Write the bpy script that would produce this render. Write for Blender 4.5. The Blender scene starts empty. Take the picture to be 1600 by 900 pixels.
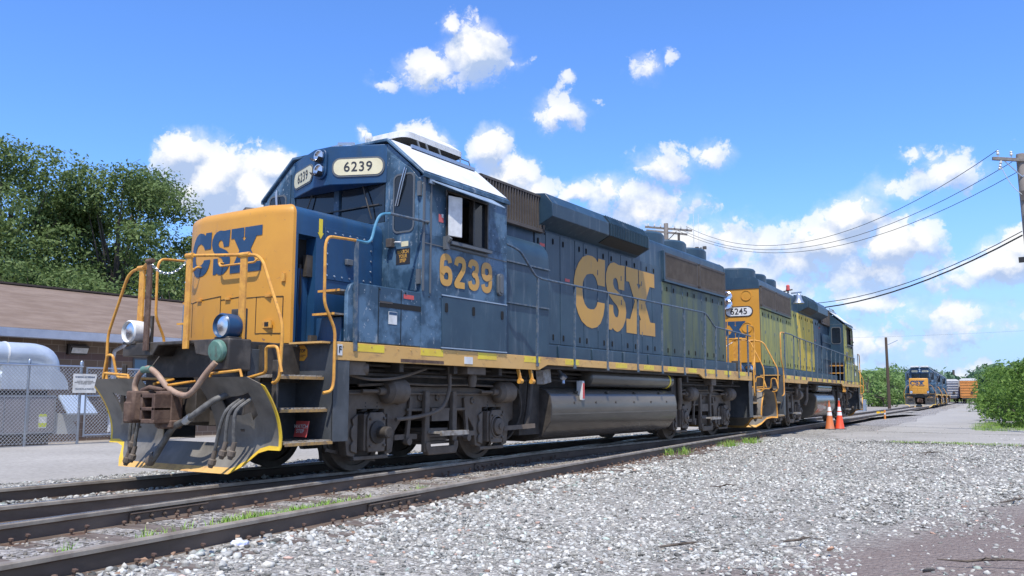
import bpy, bmesh, math, random
import numpy as np
from mathutils import Vector, Matrix
random.seed(7)
rng = np.random.default_rng(7)
D = bpy.data
SC = bpy.context.scene
COL = SC.collection
PI = math.pi
# ------------------------------------------------------------------ camera
cam_d = D.cameras.new("camera"); cam = D.objects.new("camera", cam_d); COL.objects.link(cam)
cam_d.sensor_width = 36.0; cam_d.lens = 1360.35/1600*36.0
cam_d.clip_start = 0.05; cam_d.clip_end = 6000
_yaw, _pit, _rol = 0.5781, 0.1239, 0.0018
R_ = Vector((math.cos(_yaw), math.sin(_yaw), 0)); F_ = Vector((-math.sin(_yaw), math.cos(_yaw), 0)); U_ = Vector((0, 0, 1))
F2 = F_*math.cos(_pit)+U_*math.sin(_pit); U2 = U_*math.cos(_pit)-F_*math.sin(_pit)
R3 = R_*math.cos(_rol)+U2*math.sin(_rol); U3 = U2*math.cos(_rol)-R_*math.sin(_rol)
M = Matrix.Identity(4)
for i in range(3):
    M[i][0] = R3[i]; M[i][1] = U3[i]; M[i][2] = -F2[i]
M[0][3], M[1][3], M[2][3] = 8.8549, -8.5159, 0.9649
cam.matrix_world = M
SC.camera = cam
# ------------------------------------------------------------------ sun, sky, exposure
SUN_EL = math.radians(63); SUN_AZ = math.radians(30)       # azimuth measured from -Y towards +X
sd = Vector((math.sin(SUN_AZ)*math.cos(SUN_EL), -math.cos(SUN_AZ)*math.cos(SUN_EL), math.sin(SUN_EL)))
sun_d = D.lights.new("sun", 'SUN'); sun_d.energy = 4.0; sun_d.angle = math.radians(0.53); sun_d.color = (1.0, 0.955, 0.88)
sun = D.objects.new("sun", sun_d); COL.objects.link(sun)
sun.rotation_euler = (-sd).to_track_quat('-Z', 'Y').to_euler()
W = D.worlds.new("World"); SC.world = W; W.use_nodes = True
nt = W.node_tree; nt.nodes.clear()
def N(nt, t, **k):
    n = nt.nodes.new(t)
    for a, b in k.items():
        if a == 'inp':
            for i, v in b.items():
                if hasattr(v, 'is_linked') or isinstance(v, bpy.types.NodeSocket): nt.links.new(v, n.inputs[i])
                else: n.inputs[i].default_value = v
        else: setattr(n, a, b)
    return n
def mth(nt, op, a, b=0.0, c=None, clamp=False):
    d = {0: a, 1: b}
    if c is not None: d[2] = c
    return N(nt, 'ShaderNodeMath', operation=op, use_clamp=clamp, inp=d).outputs[0]
sky = N(nt, 'ShaderNodeTexSky', sky_type='NISHITA', sun_disc=False)
sky.sun_elevation = SUN_EL; sky.sun_rotation = PI - SUN_AZ
sky.air_density = 1.0; sky.dust_density = 0.25; sky.ozone_density = 2.2; sky.altitude = 0
SKY_STR = 0.15
tc = N(nt, 'ShaderNodeTexCoord')
sep = N(nt, 'ShaderNodeSeparateXYZ', inp={0: tc.outputs['Generated']})
az = mth(nt, 'ARCTAN2', sep.outputs[0], sep.outputs[1]); el = mth(nt, 'ARCSINE', sep.outputs[2])
ae = N(nt, 'ShaderNodeCombineXYZ', inp={0: az, 1: el, 2: 0.0}).outputs[0]
nz = N(nt, 'ShaderNodeTexNoise', inp={'Vector': tc.outputs['Generated'], 'Scale': 26.0, 'Detail': 7.0, 'Roughness': 0.62})
wrp = N(nt, 'ShaderNodeVectorMath', operation='SUBTRACT', inp={0: nz.outputs['Color'], 1: (.5, .5, .5)}).outputs[0]
wrp = N(nt, 'ShaderNodeVectorMath', operation='SCALE', inp={0: wrp, 3: 0.034}).outputs[0]
p = N(nt, 'ShaderNodeVectorMath', operation='ADD', inp={0: ae, 1: wrp}).outputs[0]
p = N(nt, 'ShaderNodeVectorMath', operation='MULTIPLY', inp={0: p, 1: (1, 1, 0)}).outputs[0]
CL = [(-0.621, 0.389, 0.042, 0.034, 1.3), (-0.652, 0.412, 0.015, 0.015, 0.9), (-0.678, 0.366, 0.036, 0.023, 1.2), (-0.582, 0.376, 0.019, 0.01, 0.6), (-0.522, 0.323, 0.035, 0.022, 0.9), (-0.514, 0.36, 0.011, 0.01, 0.5), (-0.419, 0.366, 0.024, 0.018, 0.6), (-0.393, 0.38, 0.01, 0.008, 0.35), (-0.73, 0.351, 0.022, 0.007, 0.4), (-0.946, 0.255, 0.034, 0.030, 1.5), (-0.918, 0.231, 0.056, 0.045, 1.7), (-0.857, 0.251, 0.034, 0.024, 1.4), (-0.87, 0.217, 0.06, 0.04, 1.7), (-0.685, 0.288, 0.033, 0.021, 1.4), (-0.755, 0.292, 0.009, 0.01, 0.8), (-0.605, 0.283, 0.026, 0.024, 1.4), (-0.582, 0.252, 0.036, 0.025, 1.4), (-0.552, 0.23, 0.03, 0.022, 1.1), (-0.503, 0.233, 0.03, 0.013, 0.9), (-0.459, 0.232, 0.051, 0.022, 0.8), (-0.399, 0.258, 0.043, 0.025, 0.75), (-0.352, 0.267, 0.027, 0.017, 0.7), (-0.422, 0.21, 0.065, 0.036, 0.9), (-0.372, 0.208, 0.029, 0.029, 0.5), (-0.38, 0.172, 0.064, 0.029, 1), (-0.337, 0.174, 0.049, 0.03, 0.8), (-0.295, 0.165, 0.047, 0.028, 0.7), (-0.201, 0.188, 0.038, 0.029, 1.5), (-0.228, 0.165, 0.064, 0.028, 1.2), (-0.158, 0.161, 0.046, 0.033, 1.2), (-0.133, 0.166, 0.024, 0.023, 0.9), (-0.178, 0.132, 0.091, 0.024, 0.8), (-0.262, 0.146, 0.059, 0.028, 0.8), (-0.105, 0.23, 0.034, 0.023, 0.8), (-0.137, 0.25, 0.014, 0.009, 0.6), (-0.161, 0.218, 0.043, 0.016, 0.5), (-0.058, 0.133, 0.041, 0.023, 1.2), (-0.041, 0.149, 0.024, 0.022, 1.3), (-0.099, 0.117, 0.034, 0.014, 0.6), (-0.113, 0.085, 0.057, 0.017, 0.7), (-0.192, 0.102, 0.09, 0.022, 0.62), (-0.20, 0.058, 0.13, 0.024, 0.60), (-0.177, 0.022, 0.19, 0.016, 0.50), (-0.324, 0.135, 0.065, 0.030, 0.8), (-0.27, 0.09, 0.08, 0.03, 0.7), (-0.09, 0.07, 0.06, 0.02, 0.6), (-0.29, 0.119, 0.04, 0.011, 0.9)]
# unseen bright clouds added outside the frame for white fill light and reflections
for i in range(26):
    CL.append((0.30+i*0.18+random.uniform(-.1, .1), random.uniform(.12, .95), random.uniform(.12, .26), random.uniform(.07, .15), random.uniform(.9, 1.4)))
def field(p, cl):
    fld = None
    for (a, e, ra, re, s) in cl:
        if a > PI: a -= 2*PI
        q = N(nt, 'ShaderNodeVectorMath', operation='MULTIPLY_ADD', inp={0: p, 1: (1/ra/1.25, 1/re/1.25, 0), 2: (-a/ra/1.25, -e/re/1.25, 0)}).outputs[0]
        l = N(nt, 'ShaderNodeVectorMath', operation='LENGTH', inp={0: q}).outputs['Value']
        v = mth(nt, 'MULTIPLY_ADD', l, -s, s)
        fld = v if fld is None else N(nt, 'ShaderNodeMath', operation='SMOOTH_MAX', inp={0: fld, 1: v, 2: 0.18}).outputs[0]
    return fld
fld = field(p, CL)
p_up = N(nt, 'ShaderNodeVectorMath', operation='ADD', inp={0: p, 1: (-.004, .016, 0)}).outputs[0]
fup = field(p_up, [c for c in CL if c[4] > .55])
nz2 = N(nt, 'ShaderNodeTexNoise', inp={'Vector': tc.outputs['Generated'], 'Scale': 34.0, 'Detail': 9.0, 'Roughness': 0.6})
f2 = mth(nt, 'MULTIPLY_ADD', nz2.outputs['Fac'], 0.80, -0.40)
vr = N(nt, 'ShaderNodeTexVoronoi', inp={'Vector': N(nt, 'ShaderNodeVectorMath', operation='ADD', inp={0: tc.outputs['Generated'], 1: wrp}).outputs[0], 'Scale': 30.0, 'Detail': 4.0, 'Roughness': .55, 'Lacunarity': 2.1})
f2 = mth(nt, 'ADD', f2, mth(nt, 'MULTIPLY_ADD', vr.outputs['Distance'], -.75, .70))
f2 = mth(nt, 'ADD', fld, f2)
alpha = N(nt, 'ShaderNodeMapRange', interpolation_type='SMOOTHSTEP', inp={0: f2, 1: 0.04, 2: 0.36, 3: 0.0, 4: 1.0}).outputs[0]
alpha = mth(nt, 'MULTIPLY', alpha, N(nt, 'ShaderNodeMapRange', inp={0: fld, 1: .05, 2: .75, 3: .62, 4: .98}).outputs[0])
veil = N(nt, 'ShaderNodeMapRange', interpolation_type='SMOOTHSTEP', inp={0: mth(nt, 'ADD', fld, mth(nt, 'MULTIPLY_ADD', nz2.outputs['Fac'], 1.1, -.5)), 1: .02, 2: .9, 3: 0.0, 4: .62}).outputs[0]
alpha = mth(nt, 'MAXIMUM', alpha, veil)
# light and grey parts of a cloud, from the same noise displaced towards the sun
off = N(nt, 'ShaderNodeVectorMath', operation='ADD', inp={0: tc.outputs['Generated'], 1: (0.004, -0.006, 0.016)}).outputs[0]
nz3 = N(nt, 'ShaderNodeTexNoise', inp={'Vector': off, 'Scale': 26.0, 'Detail': 5.0, 'Roughness': 0.6})
nz4 = N(nt, 'ShaderNodeTexNoise', inp={'Vector': tc.outputs['Generated'], 'Scale': 26.0, 'Detail': 5.0, 'Roughness': 0.6})
sh = mth(nt, 'SUBTRACT', nz4.outputs['Fac'], nz3.outputs['Fac'])
sh = mth(nt, 'MULTIPLY_ADD', sh, 2.2, 0.42)
sh = mth(nt, 'ADD', sh, mth(nt, 'MULTIPLY_ADD', vr.outputs['Distance'], -.5, .34))
sh = mth(nt, 'ADD', mth(nt, 'ADD', sh, 0.22), mth(nt, 'MULTIPLY', mth(nt, 'SUBTRACT', fld, fup), 1.5), clamp=True)
ccol = N(nt, 'ShaderNodeMix', data_type='RGBA', inp={0: sh, 6: (0.44, 0.56, 0.80, 1), 7: (1.0, 1.0, 1.0, 1)}).outputs[2]
SKYC = N(nt, 'ShaderNodeVectorMath', operation='MULTIPLY', inp={0: sky.outputs[0], 1: (.57, .85, 1.30)}).outputs[0]
hz = N(nt, 'ShaderNodeMapRange', interpolation_type='SMOOTHSTEP', inp={0: el, 1: -.02, 2: .26, 3: .80, 4: 0.0}).outputs[0]
SKYC = N(nt, 'ShaderNodeMix', data_type='RGBA', inp={0: hz, 6: SKYC, 7: (2.15, 3.05, 4.75, 1)}).outputs[2]
skb = N(nt, 'ShaderNodeBackground', inp={0: SKYC, 1: SKY_STR})
clb = N(nt, 'ShaderNodeBackground', inp={0: ccol, 1: 0.80})
mx = N(nt, 'ShaderNodeMixShader', inp={0: alpha, 1: skb.outputs[0], 2: clb.outputs[0]})
wo = N(nt, 'ShaderNodeOutputWorld', inp={0: mx.outputs[0]})
W.cycles.sampling_method = 'MANUAL'; W.cycles.sample_map_resolution = 512
SC.view_settings.view_transform = 'Standard'; SC.view_settings.look = 'None'
SC.view_settings.exposure = 0.42; SC.view_settings.gamma = 1.0; SC.view_settings.use_curve_mapping = False
SC.cycles.max_bounces = 6; SC.cycles.diffuse_bounces = 3; SC.cycles.glossy_bounces = 3; SC.cycles.transparent_max_bounces = 6
SC.cycles.caustics_reflective = False; SC.cycles.caustics_refractive = False; SC.cycles.use_denoising = True
# ------------------------------------------------------------------ materials
MATS = {}
def c4(c): return (c[0], c[1], c[2], 1.0)
def mat(name, col, rough=0.6, metal=0.0, col2=None, scale=6.0, stretch=(1, 1, 1), lo=.42, hi=.62, bump=0.0, bscale=None, spec=0.5, emit=None, alpha=None, det=5.0, dirt=None, dlo=.55, dhi=.75, dscale=3.0, dstretch=(1, 1, .15), coat=0.0, coord='Object', chip=None):
    if name in MATS: return MATS[name]
    m = D.materials.new(name); m.use_nodes = True; nt = m.node_tree
    b = nt.nodes['Principled BSDF']
    b.inputs['Base Color'].default_value = c4(col); b.inputs['Roughness'].default_value = rough; b.inputs['Metallic'].default_value = metal
    b.inputs['Specular IOR Level'].default_value = spec
    if coat: b.inputs['Coat Weight'].default_value = coat
    tc = N(nt, 'ShaderNodeTexCoord')
    cur = None
    if col2 is not None:
        mp = N(nt, 'ShaderNodeMapping', inp={0: tc.outputs[coord], 3: stretch})
        n = N(nt, 'ShaderNodeTexNoise', inp={'Vector': mp.outputs[0], 'Scale': scale, 'Detail': det, 'Roughness': 0.62})
        r = N(nt, 'ShaderNodeMapRange', inp={0: n.outputs['Fac'], 1: lo, 2: hi, 3: 0.0, 4: 1.0})
        cur = N(nt, 'ShaderNodeMix', data_type='RGBA', inp={0: r.outputs[0], 6: c4(col), 7: c4(col2)}).outputs[2]
    if dirt is not None:
        mp = N(nt, 'ShaderNodeMapping', inp={0: tc.outputs[coord], 3: dstretch})
        n = N(nt, 'ShaderNodeTexNoise', inp={'Vector': mp.outputs[0], 'Scale': dscale, 'Detail': 6.0, 'Roughness': 0.7})
        r = N(nt, 'ShaderNodeMapRange', inp={0: n.outputs['Fac'], 1: dlo, 2: dhi, 3: 0.0, 4: 0.85})
        cur = N(nt, 'ShaderNodeMix', data_type='RGBA', inp={0: r.outputs[0], 6: cur if cur is not None else c4(col), 7: c4(dirt)}).outputs[2]
    if chip is not None:
        n = N(nt, 'ShaderNodeTexNoise', inp={'Vector': tc.outputs[coord], 'Scale': chip[1], 'Detail': 3.0, 'Roughness': 0.5})
        n2 = N(nt, 'ShaderNodeTexNoise', inp={'Vector': tc.outputs[coord], 'Scale': 1.7, 'Detail': 2.0})
        r = mth(nt, 'GREATER_THAN', mth(nt, 'ADD', n.outputs['Fac'], mth(nt, 'MULTIPLY', n2.outputs['Fac'], .25)), chip[2])
        cur = N(nt, 'ShaderNodeMix', data_type='RGBA', inp={0: r, 6: cur if cur is not None else c4(col), 7: c4(chip[0])}).outputs[2]
    if cur is not None: nt.links.new(cur, b.inputs['Base Color'])
    if bump:
        n = N(nt, 'ShaderNodeTexNoise', inp={'Vector': tc.outputs[coord], 'Scale': bscale or scale*6, 'Detail': 4.0})
        bp_ = N(nt, 'ShaderNodeBump', inp={'Strength': bump, 'Distance': 0.02, 'Height': n.outputs['Fac']})
        nt.links.new(bp_.outputs[0], b.inputs['Normal'])
    if emit: b.inputs['Emission Color'].default_value = c4(emit[0]); b.inputs['Emission Strength'].default_value = emit[1]
    MATS[name] = m; return m
m_blue = mat('paint_blue', (.019, .046, .077), .42, col2=(.034, .071, .105), scale=1.3, lo=.40, hi=.68, dirt=(.13, .16, .19), dlo=.56, dhi=.78, dscale=6, dstretch=(1, 1, .12), bump=.05, bscale=3)
m_cab = mat('paint_blue_cab', (.027, .065, .110), .5, col2=(.085, .160, .245), scale=1.9, lo=.46, hi=.57, dirt=(.26, .30, .34), dlo=.60, dhi=.68, dscale=8, dstretch=(1, 1, .4), chip=((.30, .34, .39), 26, .835), bump=.05, bscale=3)
m_nblue = mat('paint_blue_nose', (.013, .055, .135), .38, col2=(.02, .075, .17), scale=1.5, dirt=(.03, .06, .09), dlo=.5, dhi=.8, dscale=4, bump=.03, bscale=3)
m_yel = mat('paint_yellow', (.61, .29, .036), .42, col2=(.55, .255, .034), scale=1.2, dirt=(.30, .17, .09), dlo=.60, dhi=.80, dscale=11, dstretch=(1, 1, .18), chip=((.30, .15, .07), 24, .845), bump=.02, bscale=3)
m_yel2 = mat('paint_yellow_rail', (.72, .36, .06), .5, col2=(.55, .25, .05), scale=9, dirt=(.22, .11, .06), dlo=.60, dhi=.70, dscale=18, dstretch=(1, 1, .6))
m_sill = mat('paint_sill', (.62, .36, .11), .6, col2=(.66, .40, .14), scale=2.0, stretch=(1, .5, 1), dirt=(.24, .13, .08), dlo=.54, dhi=.68, dscale=2.2, dstretch=(1, .8, 1.6))
m_refl = mat('reflector_yellow', (.80, .62, .04), .4, col2=(.72, .50, .05), scale=3)
m_fade = mat('paint_faded_green', (.055, .082, .085), .6, col2=(.125, .145, .065), scale=1.6, stretch=(1, 1, .25), lo=.44, hi=.62, dirt=(.16, .17, .15), dlo=.58, dhi=.8, dscale=9)
m_fade2 = mat('paint_faded_yellow', (.40, .37, .075), .6, col2=(.14, .17, .10), scale=7, stretch=(1, 1, .10), lo=.42, hi=.68, dirt=(.08, .10, .09), dlo=.56, dhi=.8, dscale=9)
m_fade3 = mat('paint_ghost_yellow', (.72, .48, .035), .6, col2=(.38, .35, .07), scale=5, stretch=(1, 1, .12), lo=.42, hi=.66, dirt=(.12, .13, .08), dlo=.58, dhi=.8, dscale=9)
m_black = mat('paint_black', (.034, .030, .026), .5, col2=(.088, .076, .064), scale=4, dirt=(.12, .105, .09), dlo=.58, dhi=.85, dscale=4, dstretch=(1, 1, .3), bump=.06, bscale=10)
m_plow = mat('paint_plow', (.118, .108, .094), .42, col2=(.20, .185, .16), scale=2.5, lo=.38, hi=.6, dirt=(.26, .24, .21), dlo=.54, dhi=.85, dscale=3, bump=.04, bscale=6)
m_under = mat('dirty_underframe', (.040, .033, .027), .75, col2=(.07, .058, .047), scale=5, bump=.1)
m_truck = mat('truck_grime', (.112, .086, .064), .68, col2=(.175, .14, .108), scale=4, lo=.4, hi=.7, dirt=(.15, .115, .085), dlo=.54, dhi=.74, dscale=5, dstretch=(1, 1, .6), bump=.15, bscale=18)
m_tank = mat('tank_black', (.085, .074, .060), .24, col2=(.135, .115, .09), scale=1.2, stretch=(1, .25, 1.5), dirt=(.13, .11, .085), dlo=.5, dhi=.85, dscale=1.2, dstretch=(1, .25, 2.5), bump=.015, bscale=4)
m_step = mat('galvanised_step', (.33, .31, .28), .6, col2=(.18, .15, .12), scale=12)
m_rust = mat('rust_brown', (.085, .048, .033), .75, col2=(.145, .09, .062), scale=9, bump=.2, bscale=30)
m_rubber = mat('rubber_hose', (.075, .072, .068), .6, col2=(.14, .135, .125), scale=14, dirt=(.20, .19, .17), dlo=.5, dhi=.8, dscale=8)
m_tan = mat('tan_hose', (.30, .19, .13), .6, col2=(.40, .28, .20), scale=8)
m_glass = mat('dark_glass', (.012, .017, .024), .08, spec=.6)
m_gasket = mat('window_gasket', (.11, .12, .13), .55)
m_cream = mat('number_board', (.74, .67, .45), .4, col2=(.68, .61, .40), scale=3, spec=.4)
m_ink = mat('board_ink', (.03, .03, .035), .5)
m_white = mat('roof_white', (.72, .73, .74), .5, col2=(.62, .63, .63), scale=2.5, dirt=(.42, .36, .28), dlo=.63, dhi=.8, dscale=6)
m_wht = mat('plain_white', (.72, .72, .70), .5, col2=(.58, .58, .56), scale=6)
m_louv = mat('louver_brown', (.072, .060, .053), .7, col2=(.10, .085, .075), scale=3)
m_louvb = mat('louver_black', (.012, .014, .016), .5)
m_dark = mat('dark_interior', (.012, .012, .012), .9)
m_seam = mat('seam_shadow_gap', (.010, .014, .018), .8)
m_chrome = mat('lamp_reflector', (.75, .77, .80), .18, metal=1.0)
m_galv = mat('galvanised_steel', (.42, .46, .52), .34, metal=.85, col2=(.52, .56, .60), scale=2.5, bump=.02, bscale=4)
m_red = mat('sign_red', (.62, .08, .07), .5, col2=(.52, .10, .09), scale=20)
m_flagr = mat('flag_red', (.55, .12, .12), .6)
m_mint = mat('mint_cap', (.095, .20, .155), .6, col2=(.14, .26, .21), scale=9, dirt=(.10, .08, .06), dlo=.52, dhi=.68, dscale=14, dstretch=(1, 1, .4))
m_plowy = mat('plow_edge_yellow', (.74, .50, .03), .45, col2=(.66, .40, .05), scale=5, dirt=(.20, .14, .08), dlo=.62, dhi=.74, dscale=12)
m_worn = mat('worn_step_edge', (.42, .25, .08), .6, col2=(.24, .16, .09), scale=14)
m_ltblue = mat('pipe_light_blue', (.055, .20, .32), .45, col2=(.09, .26, .38), scale=9)
m_hblue = mat('handrail_blue', (.045, .085, .135), .45, col2=(.14, .16, .18), scale=14, dirt=(.22, .14, .10), dlo=.64, dhi=.74, dscale=12)
m_letter = mat('letter_yellow', (.58, .315, .065), .5, col2=(.52, .285, .075), scale=1.3, dirt=(.34, .22, .12), dlo=.58, dhi=.78, dscale=8, dstretch=(1, 1, .15), chip=((.12, .14, .17), 18, .86))
m_awn = mat('awning_metal', (.22, .29, .38), .4, col2=(.34, .42, .5), scale=4)
m_stepw = mat('paint_step_grey', (.052, .058, .064), .5, col2=(.085, .092, .10), scale=3, dirt=(.14, .14, .13), dlo=.56, dhi=.75, dscale=6, dstretch=(1, 1, .35))
m_letb = mat('letter_blue', (.016, .055, .125), .45, col2=(.025, .07, .15), scale=2)
m_seat = mat('cab_interior', (.16, .13, .10), .8)
# ------------------------------------------------------------------ mesh builder
def frame_from(d):
    d = Vector(d).normalized()
    a = Vector((0, 0, 1)) if abs(d.z) < .9 else Vector((1, 0, 0))
    x = d.cross(a).normalized(); y = d.cross(x).normalized()
    return x, y, d
class MB:
    def __init__(s): s.v = []; s.f = []; s.m = []
    def add(s, vs, fs, mi=0):
        o = len(s.v); s.v += [tuple(v) for v in vs]
        for f in fs: s.f.append([i+o for i in f]); s.m.append(mi)
        return s
    def box(s, x0, x1, y0, y1, z0, z1, mi=0):
        vs = [(x, y, z) for x in (x0, x1) for y in (y0, y1) for z in (z0, z1)]
        return s.add(vs, [(0, 1, 3, 2), (4, 6, 7, 5), (0, 4, 5, 1), (2, 3, 7, 6), (0, 2, 6, 4), (1, 5, 7, 3)], mi)
    def obox(s, c, ux, uy, uz, mi=0):
        c, ux, uy, uz = map(Vector, (c, ux, uy, uz))
        vs = [c+ux*a+uy*b+uz*g for a in (-1, 1) for b in (-1, 1) for g in (-1, 1)]
        return s.add(vs, [(0, 1, 3, 2), (4, 6, 7, 5), (0, 4, 5, 1), (2, 3, 7, 6), (0, 2, 6, 4), (1, 5, 7, 3)], mi)
    def bar(s, a, b, w, h, up=(0, 0, 1), mi=0):
        a, b = Vector(a), Vector(b); d = (b-a); L = d.length
        if L < 1e-6: return s
        d /= L; x = d.cross(Vector(up))
        if x.length < 1e-4: x = d.cross(Vector((1, 0, 0)))
        x.normalize(); y = x.cross(d).normalized()
        return s.obox((a+b)/2, x*w/2, d*L/2, y*h/2, mi)
    def prism(s, poly, ax, a0, a1, mi=0):
        n = len(poly)
        def P(u, v, a): return {'x': (a, u, v), 'y': (u, a, v), 'z': (u, v, a)}[ax]
        vs = [P(u, v, a0) for u, v in poly]+[P(u, v, a1) for u, v in poly]
        fs = [tuple(range(n)), tuple(range(2*n-1, n-1, -1))]+[(i, (i+1) % n, n+(i+1) % n, n+i) for i in range(n)]
        return s.add(vs, fs, mi)
    def slab(s, pts, off, mi=0):
        n = len(pts); off = Vector(off)
        vs = [Vector(p_) for p_ in pts]+[Vector(p_)+off for p_ in pts]
        return s.add(vs, [tuple(range(n)), tuple(range(2*n-1, n-1, -1))]+[(i, (i+1) % n, n+(i+1) % n, n+i) for i in range(n)], mi)
    def tube(s, pts, r, n=8, mi=0, closed=False):
        pts = [Vector(q) for q in pts]; k = len(pts); vs = []
        rr = r if isinstance(r, (list, tuple)) else [r]*k
        up = None
        for i, q in enumerate(pts):
            if closed: d = pts[(i+1) % k]-pts[i-1]
            else: d = pts[min(i+1, k-1)]-pts[max(i-1, 0)]
            if d.length < 1e-9: d = Vector((0, 0, 1))
            d.normalize()
            if up is None: x, y, _ = frame_from(d)
            else:
                x = up-d*up.dot(d)
                if x.length < 1e-5: x, y, _ = frame_from(d)
                x.normalize(); y = d.cross(x)
            up = x
            for j in range(n):
                a = 2*PI*j/n; vs.append(q+(x*math.cos(a)+y*math.sin(a))*rr[i])
        fs = []
        for i in range(k if closed else k-1):
            i2 = (i+1) % k
            for j in range(n): fs.append((i*n+j, i*n+(j+1) % n, i2*n+(j+1) % n, i2*n+j))
        if not closed: fs += [tuple(range(n-1, -1, -1)), tuple(range((k-1)*n, k*n))]
        return s.add(vs, fs, mi)
    def lathe(s, prof, o, d, n=24, mi=0):
        x, y, z = frame_from(d); o = Vector(o); vs = []
        for r, h in prof:
            for j in range(n):
                a = 2*PI*j/n; vs.append(o+z*h+(x*math.cos(a)+y*math.sin(a))*max(r, 1e-4))
        fs = []; k = len(prof)
        for i in range(k-1):
            for j in range(n): fs.append((i*n+j, i*n+(j+1) % n, (i+1)*n+(j+1) % n, (i+1)*n+j))
        fs += [tuple(range(n-1, -1, -1)), tuple(range((k-1)*n, k*n))]
        return s.add(vs, fs, mi)
    def loft(s, rings, mi=0, cap=True):
        n = len(rings[0]); vs = [q for r in rings for q in r]; fs = []
        for i in range(len(rings)-1):
            for j in range(n): fs.append((i*n+j, i*n+(j+1) % n, (i+1)*n+(j+1) % n, (i+1)*n+j))
        if cap: fs += [tuple(range(n-1, -1, -1)), tuple(range((len(rings)-1)*n, len(rings)*n))]
        return s.add(vs, fs, mi)
    def build(s, name, mats, parent=None, bevel=0, smooth=True, ang=32, recalc=True):
        me = D.meshes.new(name); me.from_pydata(s.v, [], s.f)
        if not isinstance(mats, (list, tuple)): mats = [mats]
        for m in mats: me.materials.append(m)
        if len(mats) > 1: me.polygons.foreach_set('material_index', s.m)
        if recalc:
            bm = bmesh.new(); bm.from_mesh(me); bmesh.ops.recalc_face_normals(bm, faces=bm.faces); bm.to_mesh(me); bm.free()
        if smooth:
            me.polygons.foreach_set('use_smooth', [True]*len(me.polygons)); me.set_sharp_from_angle(angle=math.radians(ang))
        o = D.objects.new(name, me); COL.objects.link(o)
        if parent: o.parent = parent
        if bevel:
            b = o.modifiers.new('bevel', 'BEVEL'); b.width = bevel; b.segments = 2; b.limit_method = 'ANGLE'; b.angle_limit = math.radians(40); b.harden_normals = False
        return o
def empty(name, loc=(0, 0, 0), rz=0):
    o = D.objects.new(name, None); COL.objects.link(o); o.location = loc; o.rotation_euler = (0, 0, rz); o.empty_display_size = .3; return o
def tag(o, label=None, cat=None, group=None, kind=None):
    if label: o['label'] = label
    if cat: o['category'] = cat
    if group: o['group'] = group
    if kind: o['kind'] = kind
    return o
def children(o): return [c for c in D.objects if c.parent == o]
def copy_tree(o, parent=None, kids=None):
    if kids is None:
        kids = {}
        for c in D.objects:
            if c.parent: kids.setdefault(c.parent.name, []).append(c)
    c = o.copy(); COL.objects.link(c); c.parent = parent
    for ch in kids.get(o.name, []): copy_tree(ch, c, kids)
    return c
def arc(cx, cy, r, a0, a1, n): return [(cx+r*math.cos(math.radians(a0+(a1-a0)*i/n)), cy+r*math.sin(math.radians(a0+(a1-a0)*i/n))) for i in range(n+1)]
def rrect(x0, x1, y0, y1, r, n=5):
    return arc(x1-r, y0+r, r, -90, 0, n)+arc(x1-r, y1-r, r, 0, 90, n)+arc(x0+r, y1-r, r, 90, 180, n)+arc(x0+r, y0+r, r, 180, 270, n)
def catmull(pts, n=6):
    pts = [Vector(q) for q in pts]; out = []
    for i in range(len(pts)-1):
        p0 = pts[max(i-1, 0)]; p1 = pts[i]; p2 = pts[i+1]; p3 = pts[min(i+2, len(pts)-1)]
        for j in range(n):
            t = j/n; out.append(.5*((2*p1)+(-p0+p2)*t+(2*p0-5*p1+4*p2-p3)*t*t+(-p0+3*p1-3*p2+p3)*t**3))
    out.append(pts[-1]); return out
def fillet(pts, r=.06, n=4):
    pts = [Vector(q) for q in pts]; out = [pts[0]]
    for i in range(1, len(pts)-1):
        a, b, c = pts[i-1], pts[i], pts[i+1]
        u = (a-b); v = (c-b); ru = min(r, u.length*.45); rv = min(r, v.length*.45)
        A = b+u.normalized()*ru; B = b+v.normalized()*rv
        for j in range(n+1):
            t = j/n; out.append(A*(1-t)**2+b*2*t*(1-t)+B*t*t)
    out.append(pts[-1]); return out
FONT = D.fonts[0] if len(D.fonts) else None
def text(body, size, o, ux, uy, material, name='lettering', parent=None, bold=0.0, th=.004, sx=1.0, align='CENTER', sp=1.0):
    cu = D.curves.new('t', 'FONT'); cu.body = body; cu.size = size; cu.offset = bold*size; cu.align_x = align; cu.align_y = 'CENTER'; cu.space_character = sp; cu.space_line = .9
    ob = D.objects.new('t', cu); COL.objects.link(ob)
    bpy.context.view_layer.update()
    dg = bpy.context.evaluated_depsgraph_get(); me = D.meshes.new_from_object(ob.evaluated_get(dg)); D.objects.remove(ob); D.curves.remove(cu)
    ux = Vector(ux).normalized(); uy = Vector(uy).normalized(); n = ux.cross(uy); o = Vector(o)
    bm = bmesh.new(); bm.from_mesh(me)
    for v in bm.verts: v.co = o+ux*v.co.x*sx+uy*v.co.y+n*th
    bm.to_mesh(me); bm.free(); me.materials.clear(); me.materials.append(material); me.name = name
    ob = D.objects.new(name, me); COL.objects.link(ob)
    if parent: ob.parent = parent
    return ob
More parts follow.
